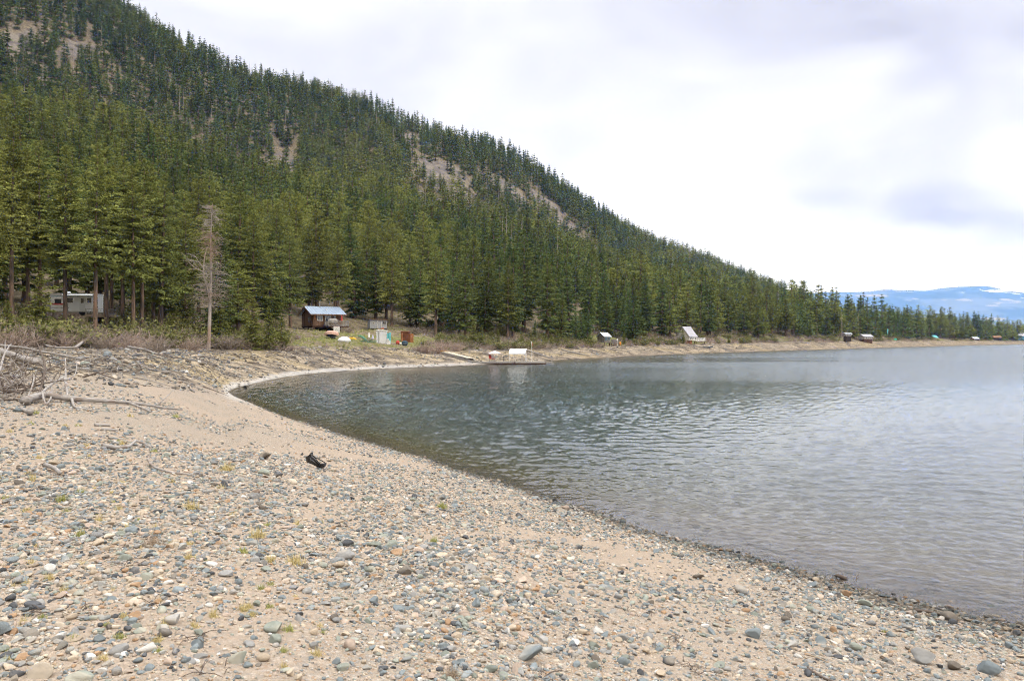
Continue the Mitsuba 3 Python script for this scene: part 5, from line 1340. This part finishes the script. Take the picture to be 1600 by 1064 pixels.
# ------------------------------------------------------------------ the black scrap on the beach
c = hit(491, 730)
sc_ = c[1] / F
def scrap():
    n1, n2 = 34, 9
    v = []
    for i in range(n1):
        a = math.radians(-28 + 186 * i / (n1 - 1))
        edge = 1.0 + 0.32 * math.sin(3.3 * i / n1 * PI + 0.6) + (0.45 if 24 < i < 28 else 0)
        for j in range(n2):
            u = j / (n2 - 1)
            rr = 0.145 + 0.05 * u + (0.016 if j in (3, 6) else 0)
            v.append([rr * math.cos(a) * 1.15, -0.02 + u * 0.17 * edge * 0.75, rr * math.sin(a) * 1.0 + 0.035 * u])
    v = np.array(v)
    f = [[i * n2 + j, (i + 1) * n2 + j, (i + 1) * n2 + j + 1, i * n2 + j + 1] for i in range(n1 - 1) for j in range(n2 - 1)]
    cen = np.array([0, 0.06, 0.02]); d_ = v - cen; d_[:, 1] = 0; d_ /= np.linalg.norm(d_, axis=1, keepdims=True)
    w = v - d_ * 0.012
    n0 = len(v)
    f2 = [[q4[3] + n0, q4[2] + n0, q4[1] + n0, q4[0] + n0] for q4 in f]
    rim = [[i * n2 + e, (i + 1) * n2 + e, (i + 1) * n2 + e + n0, i * n2 + e + n0] for i in range(n1 - 1) for e in (0, n2 - 1)] + [[e * n2 + j, e * n2 + j + 1, e * n2 + j + 1 + n0, e * n2 + j + n0] for j in range(n2 - 1) for e in (0, n1 - 1)]
    return np.vstack([v, w]) * 0.76, np.array(f + f2 + rim)
glossy('black_rubber', (0.018, 0.018, 0.019), 0.38)
bk = numbered('rubber_scrap'); tag(bk, 'broken curved piece of black ribbed rubber or plastic lying on the gravel', 'scrap')
def lay(mesh):
    return turned(turned(mesh, rx=62), ry=20, rz=-12)
m = lay(scrap())
low = m[0][:, 2].min() + 0.045
put(bk + '__shell', (m[0] + c - [0, 0, low], m[1]), 'black_rubber', smooth=35)
for u in (0.05, 0.10):
    m = lay(tube([[0.136 * math.cos(math.radians(a)) * 1.15, u, 0.126 * math.sin(math.radians(a))] for a in range(-22, 160, 10)], 0.008, 6))
    put(bk + '__rib', (m[0] * 1.0 + c - [0, 0, low], m[1]), 'black_rubber', smooth=True)
# ------------------------------------------------------------------ the bare dead tree on the bank
def branchy(seed, base, direction, length, radius, depth, spread=0.6, gravity=0.0, pieces=None):
    r = np.random.default_rng(seed)
    pieces = [] if pieces is None else pieces
    n = 6
    p, d = np.array(base, float), unit(np.array(direction, float))
    pts, dirs = [p], [d]
    for k in range(n - 1):
        d = unit(d + r.normal(0, 0.13, 3) + [0, 0, gravity])
        p = p + d * length / (n - 1); pts.append(p); dirs.append(d)
    pieces.append(tube(pts, np.linspace(radius, radius * 0.35, n), 7 if radius > 0.08 else 5 if radius > 0.03 else 3, cap=False))
    if depth > 0:
        for k in range(int(r.integers(4, 7))):
            i = int(r.integers(1, n)); e = unit(dirs[i] + r.normal(0, spread, 3))
            branchy(int(r.integers(1 << 30)), pts[i], e, length * r.uniform(0.3, 0.6), radius * 0.42, depth - 1, spread, gravity, pieces)
    return pieces
g0 = hit(326, 546)
sc_t = g0[1] / F
dt = numbered('dead_tree'); tag(dt, 'tall bare dead tree with two pale stems on the bank left of the brown cabin', 'dead tree')
def at(px, py, dy=0.0):
    return np.array([(px - 800) / F * (g0[1] + dy), g0[1] + dy, EYE + (532 - py) / F * (g0[1] + dy)])
stem = np.array([g0 - [0, 0, 0.2], at(327.5, 500), at(328.5, 460), at(330, 430), at(329, 395), at(330, 350), at(332, 318)])
put(dt + '__trunk', limb(stem, 0.17, 0.025, 2, sides=12, n=30, rough=0.05), 'dead_wood', smooth=True)
stem2 = np.array([at(328, 470), at(324, 450, -0.1), at(318, 425, -0.4), at(320, 400, -0.3), at(327, 383, 0.2), at(333, 380, 0.5)])
put(dt + '__second_stem', limb(stem2, 0.09, 0.02, 3, sides=10, n=22, rough=0.05), 'dead_wood', smooth=True)
ra = np.random.default_rng(17)
tw = []
for px, py, dx, dz, L, rr in [(318, 425, -0.8, 0.7, 1.7, 0.06), (312, 410, -1, 0.3, 1.3, 0.04), (319, 420, -0.5, 0.9, 1.6, 0.045)]:
    put(dt + '__limb', merge(branchy(int(ra.integers(9999)), at(px, py, -0.3), [dx, -0.1, dz], L, rr, 2, 0.55)), 'dead_wood', smooth=True)
for k in range(270):
    t = ra.uniform(0.25, 0.99)
    i = t * (len(stem) - 1); a_, b_ = stem[int(i)], stem[min(int(i) + 1, len(stem) - 1)]
    p = a_ + (b_ - a_) * (i - int(i))
    ang = ra.uniform(0, 2 * PI)
    tw += branchy(int(ra.integers(1 << 30)), p, [math.cos(ang), math.sin(ang), ra.uniform(-0.25, 0.35)], ra.uniform(0.7, 1.9) * (1.15 - 0.6 * t), 0.03, 1, 0.5, -0.04)
put(dt + '__twigs', merge(tw), 'dead_wood', smooth=True)

# ------------------------------------------------------------------ bare bushes, young firs and brush along the bank
def bush_mesh(seed, n, h, spread, ribbon, twigs=4):
    """Many thin arching stems from one root, as slim three-sided rods, with short side twigs."""
    r = np.random.default_rng(seed)
    vs, fs, uvs, off = [], [], [], 0
    for k in range(n):
        ang = r.uniform(0, 2 * PI); lean = r.uniform(0.05, 1.0) * spread; L = h * r.uniform(0.55, 1.1)
        root = np.array([r.normal(0, 0.16 * h), r.normal(0, 0.16 * h), -0.05])
        d = np.array([math.cos(ang) * lean, math.sin(ang) * lean, 1.0]); d /= np.linalg.norm(d)
        pts = [root + d * L * t + np.array([math.cos(ang), math.sin(ang), -0.5]) * 0.25 * lean * L * t * t + r.normal(0, 0.02, 3) * h for t in (0, 0.35, 0.7, 1.0)]
        v, f = tube(pts, np.array([1.4, 1.0, 0.7, 0.25]) * ribbon, 3, cap=False)
        vs.append(v); fs.append(f + off); off += len(v); uvs.append(np.tile([[r.random(), r.uniform(0.2, 0.9)]], (len(v), 1)))
        for j in range(twigs):
            t = r.uniform(0.3, 0.95); i = min(int(t * 3), 2); c = pts[i] + (pts[i + 1] - pts[i]) * (t * 3 - i)
            e = c + unit(d + r.normal(0, 0.7, 3)) * L * r.uniform(0.12, 0.3)
            v, f = tube([c, (c + e) / 2 + r.normal(0, 0.01, 3) * h, e], np.array([0.6, 0.45, 0.15]) * ribbon, 3, cap=False)
            vs.append(v); fs.append(f + off); off += len(v); uvs.append(np.tile([[r.random(), r.uniform(0.2, 0.9)]], (len(v), 1)))
    return np.vstack(vs), np.vstack(fs), np.vstack(uvs)
def leafy_mesh(seed, n, h, spread, size):
    r = np.random.default_rng(seed)
    c = r.normal(0, 1, (n, 3)) * [spread * h * 0.4, spread * h * 0.4, h * 0.26] + [0, 0, h * 0.48]
    c = c[c[:, 2] > 0.02]; n = len(c)
    d = unit(r.normal(0, 1, (n, 3)) + [0, 0, 0.5])
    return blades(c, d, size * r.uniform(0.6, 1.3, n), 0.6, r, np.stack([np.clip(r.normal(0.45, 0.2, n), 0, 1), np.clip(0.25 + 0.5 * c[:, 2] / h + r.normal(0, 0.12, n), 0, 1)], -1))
bush_g = []
for k in range(4):
    v, f, uv = bush_mesh(200 + k, 75, 1.0, [1.1, 0.8, 1.3, 0.9][k], 0.011)
    uv[:, 0] = uv[:, 0] * 0.4 + [0.6, 0.1, 0.35, 0.0][k]
    scene[f'bare_bush_kind_{k}'] = {'type': 'shapegroup', 'stems': mikit.ply((v, f), 'twigs', uv=uv)}
    bush_g.append(f'bare_bush_kind_{k}')
brush_g = []
for k in range(4):
    v, f, uv = bush_mesh(240 + k, 24, 1.0, [1.2, 0.9, 1.4, 1.0][k], 0.017, twigs=2)
    uv[:, 0] = uv[:, 0] * 0.5 + [0.5, 0.1, 0.3, 0.0][k]
    scene[f'brush_kind_{k}'] = {'type': 'shapegroup', 'stems': mikit.ply((v, f), 'twigs', uv=uv)}
    brush_g.append(f'brush_kind_{k}')
leaf_g = []
for k in range(3):
    v, f, uv = leafy_mesh(220 + k, 420, 1.0, [0.9, 1.2, 0.7][k], 0.16)
    v2, f2, uv2 = bush_mesh(230 + k, 9, 0.8, 0.9, 0.014, twigs=1)
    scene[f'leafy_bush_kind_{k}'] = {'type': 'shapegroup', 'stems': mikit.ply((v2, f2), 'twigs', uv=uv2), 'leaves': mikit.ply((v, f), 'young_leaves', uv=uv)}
    leaf_g.append(f'leafy_bush_kind_{k}')
def place(key, group, x, y, s, sz=None, rot=0.0, sink=0.05, z=None):
    scene[key] = {'type': 'instance', 'group': {'type': 'ref', 'id': group}, 'to_world': T().translate([float(x), float(y), float(G(x, y) if z is None else z) - sink]).rotate([0, 0, 1], float(rot)).scale([float(s), float(s), float(sz or s)])}
named_bushes = [
    (688, 553, 2.6, 0, 'large reddish bare bush, the biggest on the bank right of the rusty hut'), (665, 552, 1.9, 0, 'greyish-red bare bush just right of the rusty hut'), (655, 549, 1.5, 2, 'low bare grey bush hiding the foot of the rusty hut'), (712, 549, 1.8, 0, 'reddish bare bush above the yellow end of the gangway'),
    (648, 522, 2.0, 3, 'grey leafless shrub standing over the rusty hut'), (790, 541, 1.8, 3, 'bare grey shrub behind the pink parasol'), (870, 538, 1.5, 0, 'reddish bare shrub behind the flag'), (960, 541, 1.6, 2, 'bare brown bush under the fenced deck of the small hut'), (1000, 537, 2.0, 0, 'wide reddish bare bush between the small hut and the white cottage'), (1095, 536, 1.5, 0, 'reddish bare bush below the balcony of the white cottage'),
    (245, 552, 1.7, 3, 'grey bare bush left of the tall dead tree'), (300, 549, 1.9, 2, 'grey bare bush at the foot of the tall dead tree'), (352, 546, 2.2, 3, 'wide grey bare bush right of the tall dead tree'), (378, 545, 1.7, 2, 'bare brown bush at the bank top left of the brown cabin'), (205, 546, 1.6, 2, 'bare grey-brown bush below the white table'), (160, 545, 1.5, 3, 'bare bush below the timber platform'), (100, 543, 1.7, 2, 'brown bare bush below the camper trailer'), (20, 545, 1.8, 2, 'brown bare bush near the left edge of the bank'),
    (410, 545, 1.5, 3, 'low bare bush at the bank top under the brown cabin slope'), (735, 545, 1.5, 3, 'grey bare bush on the rocks above the gangway'), (465, 530, 1.2, 2, 'low brown bush on the grassy slope below the brown cabin'), (545, 520, 1.3, 2, 'low brown bush between the brown cabin and the grey shed')]
for px, py, s, k, lab in named_bushes:
    p = hit(px, py)
    key = numbered('bare_bush'); place(key, bush_g[k], p[0], p[1], s * 1.05, s * 0.8, px * 7.0)
    tag(key, lab, 'bush')
# young yellow-green firs along the bank
fir_g = []
for k in range(3):
    trunk, crown, uv = conifer(300 + k, 5.0, 0.04, 1.15, 95, 8, 3, 0.34, 0.95, ragged=0.3, trunk_r=0.07, sides=5)
    uv[:, 1] = np.clip(uv[:, 1] + 0.35, 0, 1)
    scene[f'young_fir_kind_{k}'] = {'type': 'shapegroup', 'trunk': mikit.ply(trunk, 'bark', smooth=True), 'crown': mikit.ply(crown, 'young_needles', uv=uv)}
    fir_g.append(f'young_fir_kind_{k}')
diffuse('young_needles', lambda p, n, uv: mikit.mix((0.075, 0.11, 0.035), (0.17, 0.18, 0.05), uv.x) * (0.5 + 0.65 * uv.y))
young_firs = [(62, 533, 5.6, 'bright green young fir before the camper trailer, tallest young fir on the bank'), (12, 540, 3.2, 'small yellow-green young fir at the left edge of the bank'), (35, 538, 2.6, 'small young fir between the left edge and the tallest young fir'), (265, 530, 2.8, 'small yellow-green fir on the slope left of the tall dead tree'), (345, 535, 5.0, 'yellowish young tree just right of the tall dead tree'),
              (440, 545, 3.4, 'young green fir on the bank top left of the pink boat'), (395, 546, 5.2, 'dense green young fir at the bank top between the dead tree and the cabin'), (420, 546, 4.4, 'second dense green young fir on the bank top left of the cabin'), (740, 541, 4.2, 'bright green young fir behind the gangway'), (752, 542, 3.4, 'yellow-green young fir above the dock'), (700, 515, 4.6, 'young fir standing behind the large reddish bush'), (778, 540, 2.8, 'small yellow-green fir behind the pink parasol'),
              (815, 541, 2.6, 'small fir behind the white canopy'), (861, 541, 2.2, 'tiny yellow-green fir right of the flag'), (871, 541, 3.2, 'small cone-shaped yellow-green fir on the bank right of the dock'), (975, 538, 2.6, 'yellow-green fir beside the orange tank'), (1078, 537.5, 2.2, 'yellow-green small tree in front of the cottage wall'), (1139, 536.5, 2.6, 'small yellow-green fir on the bank right of the white cottage'), (1067, 537, 3.6, 'yellow-green young fir left of the white cottage'), (1373, 532, 7.5, 'light olive-green tree standing on the far sandy shore')]
for k, (px, py, h, lab) in enumerate(young_firs):
    p = hit(px, py)
    key = numbered('young_fir'); place(key, fir_g[k % 3], p[0], p[1], h / 5.0 * 1.15, h / 5.0, px * 3.0)
    tag(key, lab, 'young fir')
# brush: what nobody would count
rp = np.random.default_rng(404)
nb = 0
th_b = rp.uniform(-0.60, 0.555, 3400)
k_b = np.exp(f_r(th_b))
r_b = k_b[:, 4] + (k_b[:, 5] - k_b[:, 4] + 14) * rp.random(3400) ** 1.5 - 0.8
x_b, y_b = r_b * np.sin(th_b), r_b * np.cos(th_b)
for cx, cy, rx, ry in CLEAR:
    a_, c_ = rp.uniform(0, 2 * PI, 16), np.sqrt(rp.random(16))
    x_b = np.concatenate([x_b, cx + rx * 1.3 * c_ * np.cos(a_)]); y_b = np.concatenate([y_b, cy + ry * 1.3 * c_ * np.sin(a_)])
z_b = ground(x_b, y_b)
for k_, (x, y, z) in enumerate(zip(x_b, y_b, z_b)):
    r = math.hypot(x, y)
    px = 800 + x / y * F
    yard = k_ < 3400 and 455 < px < 650
    if any(math.hypot(x - cx, y - cy) < rad * 0.8 for cx, cy, rad in KEEP_CLEAR) or (yard and rp.random() < 0.75) or (260 < r and k_ < 3400 and rp.random() < 0.35): continue
    nb += 1
    g = leaf_g[int(rp.integers(3))] if rp.random() < 0.26 else brush_g[int(rp.integers(4))]
    s = rp.uniform(0.5, 1.35) * (1.25 if r > 200 else 1.45 if px < 310 and k_ < 3400 else 1.0) * (0.6 if yard else 1.0) * (1.6 if k_ >= 3400 else 1.0)
    place(f'brush__{nb:04d}', g, x, y, s * rp.uniform(0.9, 1.5), s, rp.uniform(0, 360), z=z)
tag('brush', 'low tangled brown and green brush along the top of the bank', kind='stuff')

# ------------------------------------------------------------------ grass
def tuft_mesh(seed, n, h, spread, width):
    r = np.random.default_rng(seed)
    ang = r.uniform(0, 2 * PI, n); lean = np.abs(r.normal(0, 0.5, n)) * spread
    root = np.stack([r.normal(0, 0.16 * h * spread, n), r.normal(0, 0.16 * h * spread, n), np.full(n, -0.01)], -1)
    d = unit(np.stack([np.cos(ang) * lean, np.sin(ang) * lean, np.ones(n)], -1))
    L = h * r.uniform(0.5, 1.1, n)
    side = unit(np.cross(d, r.normal(size=(n, 3)))) * (width * r.uniform(0.6, 1.2, n))[:, None]
    m = root + d * L[:, None] * 0.55
    tip = root + d * L[:, None] + np.stack([np.cos(ang), np.sin(ang), -0.5 * np.ones(n)], -1) * (0.35 * lean * L)[:, None]
    v = np.stack([root - side, root + side, m - side * 0.7, m + side * 0.7, tip], 1).reshape(-1, 3)
    k = np.arange(n)[:, None] * 5
    f = np.concatenate([k + [0, 1, 3], k + [0, 3, 2], k + [2, 3, 4]], 0)
    hue = np.clip(r.normal(0.5, 0.22, n), 0, 1)
    return v, f, np.repeat(np.stack([hue, r.uniform(0.3, 0.9, n)], -1), 5, axis=0)
diffuse('straw', lambda p, n, uv: mikit.mix((0.46, 0.42, 0.19), (0.72, 0.58, 0.32), uv.x) * (0.6 + 0.55 * uv.y))
diffuse('fresh_grass', lambda p, n, uv: mikit.mix((0.25, 0.31, 0.09), (0.52, 0.48, 0.22), uv.x) * (0.6 + 0.55 * uv.y))
diffuse('dry_heather', lambda p, n, uv: mikit.mix((0.32, 0.24, 0.17), (0.50, 0.41, 0.32), uv.x) * (0.6 + 0.55 * uv.y))
big_tufts = [(402, 840, 36, 'straw', 'big straw-yellow grass clump beside a pale slab of stone, the largest clump on the beach'), (462, 882, 34, 'straw', 'wide low yellow grass clump in the middle of the near beach'), (422, 878, 24, 'straw', 'yellow grass clump just left of the wide low clump'), (240, 852, 40, 'dry_heather', 'dry brown heathery clump near the dark slate-blue stone'), (705, 1058, 44, 'dry_heather', 'grey-brown dry wiry clump at the bottom edge of the picture'),
             (298, 796, 30, 'straw', 'yellow grass clump on sand left of the cobble strip'), (678, 848, 22, 'fresh_grass', 'fresh green grass tuft in the middle gravel'), (690, 794, 24, 'fresh_grass', 'fresh green grass tuft in the gravel nearer the lake'), (502, 817, 14, 'fresh_grass', 'small green tuft in the cobble strip'), (656, 1000, 18, 'fresh_grass', 'small yellow-green tuft among cobbles at the bottom of the picture'), (95, 783, 26, 'fresh_grass', 'green grass tuft among cobbles on the left of the beach'),
             (203, 651, 12, 'straw', 'small lone yellow tuft on the smooth sand'), (274, 652, 14, 'fresh_grass', 'small flat green tuft on the smooth sand'), (188, 694, 12, 'straw', 'upright yellow tuft behind the curved silvery stick'), (1383, 988, 18, 'fresh_grass', 'small green tuft in the cobbles near the lake at the right'), (125, 838, 30, 'fresh_grass', 'sparse green tuft beside a brown stone on the left'), (355, 736, 26, 'straw', 'yellow-green tuft behind the oblong dark stones')]
def tuft(px, py, w, mat, lab, group=None):
    p = hit(px, py)
    s = w / F * p[1]
    s *= 1.25; h = s * (0.5 if mat == 'fresh_grass' else 0.6)
    v, f, uv = tuft_mesh(int(px * 13 + py), 120 if w > 20 else 46, h, 2.6, max(0.0026, 0.0007 * p[1]))
    v[:, :2] *= s / max(np.ptp(v[:, 0]), 1e-6)
    k = put('grass_tuft', (v + p, f), mat, uv=uv)
    tag(k, lab, 'grass tuft', group)
for t in big_tufts: tuft(*t)
rg = np.random.default_rng(77)
for k in range(130):
    px, py = rg.uniform(0, 520), rg.uniform(640, 1050)
    if px > 330 and py < 700: continue
    if px > 60 + (py - 640) * 1.6 + 120: continue
    m = ['straw', 'straw', 'fresh_grass'][k % 3]
    tuft(px, py, rg.uniform(8, 22) * (0.6 + 0.6 * (py - 640) / 300), m, 'small dry yellow grass tuft on the left half of the beach' if m == 'straw' else 'small thin green grass tuft on the left half of the beach', 'dry yellow tufts on the beach' if m == 'straw' else 'thin green tufts on the beach')
# yard and bank grass, nobody could count it
vs, fs, uvs, n0 = [], [], [], 0
kinds = [tuft_mesh(500 + k, 14, 0.3, 1.4, 0.02) for k in range(5)]
t_g = np.arctan((np.where(np.arange(2600) % 3 > 0, rg.uniform(330, 680, 2600), rg.uniform(-20, 1150, 2600)) - 800) / F)
k_g = np.exp(f_r(t_g)); r_g = rg.uniform(k_g[:, 4] - 1.0, k_g[:, 5] + 30)
x_g, y_g = r_g * np.sin(t_g), r_g * np.cos(t_g); z_g = ground(x_g, y_g)
for k in range(2600):
    v, f, uv = kinds[k % 5]
    vs.append(v * rg.uniform(0.5, 1.3) + [x_g[k], y_g[k], z_g[k]]); fs.append(f + n0); uvs.append(uv); n0 += len(v)
tag(put('grass', (np.vstack(vs), np.vstack(fs)), 'fresh_grass', uv=np.vstack(uvs)), 'thin spring grass on the yard and the bank', kind='stuff')
# ------------------------------------------------------------------ the air
scene['clear_air'] = {'type': 'null'}
scene['haze'] = {'type': 'cube', 'to_world': T().translate([3000, 9500, 590.0]).scale([16000, 11500, 597.0]), 'bsdf': {'type': 'ref', 'id': 'clear_air'},
                 'interior': {'type': 'ref', 'id': 'air'}}
tag('haze', 'thin blue haze in the air over the lake', kind='stuff')
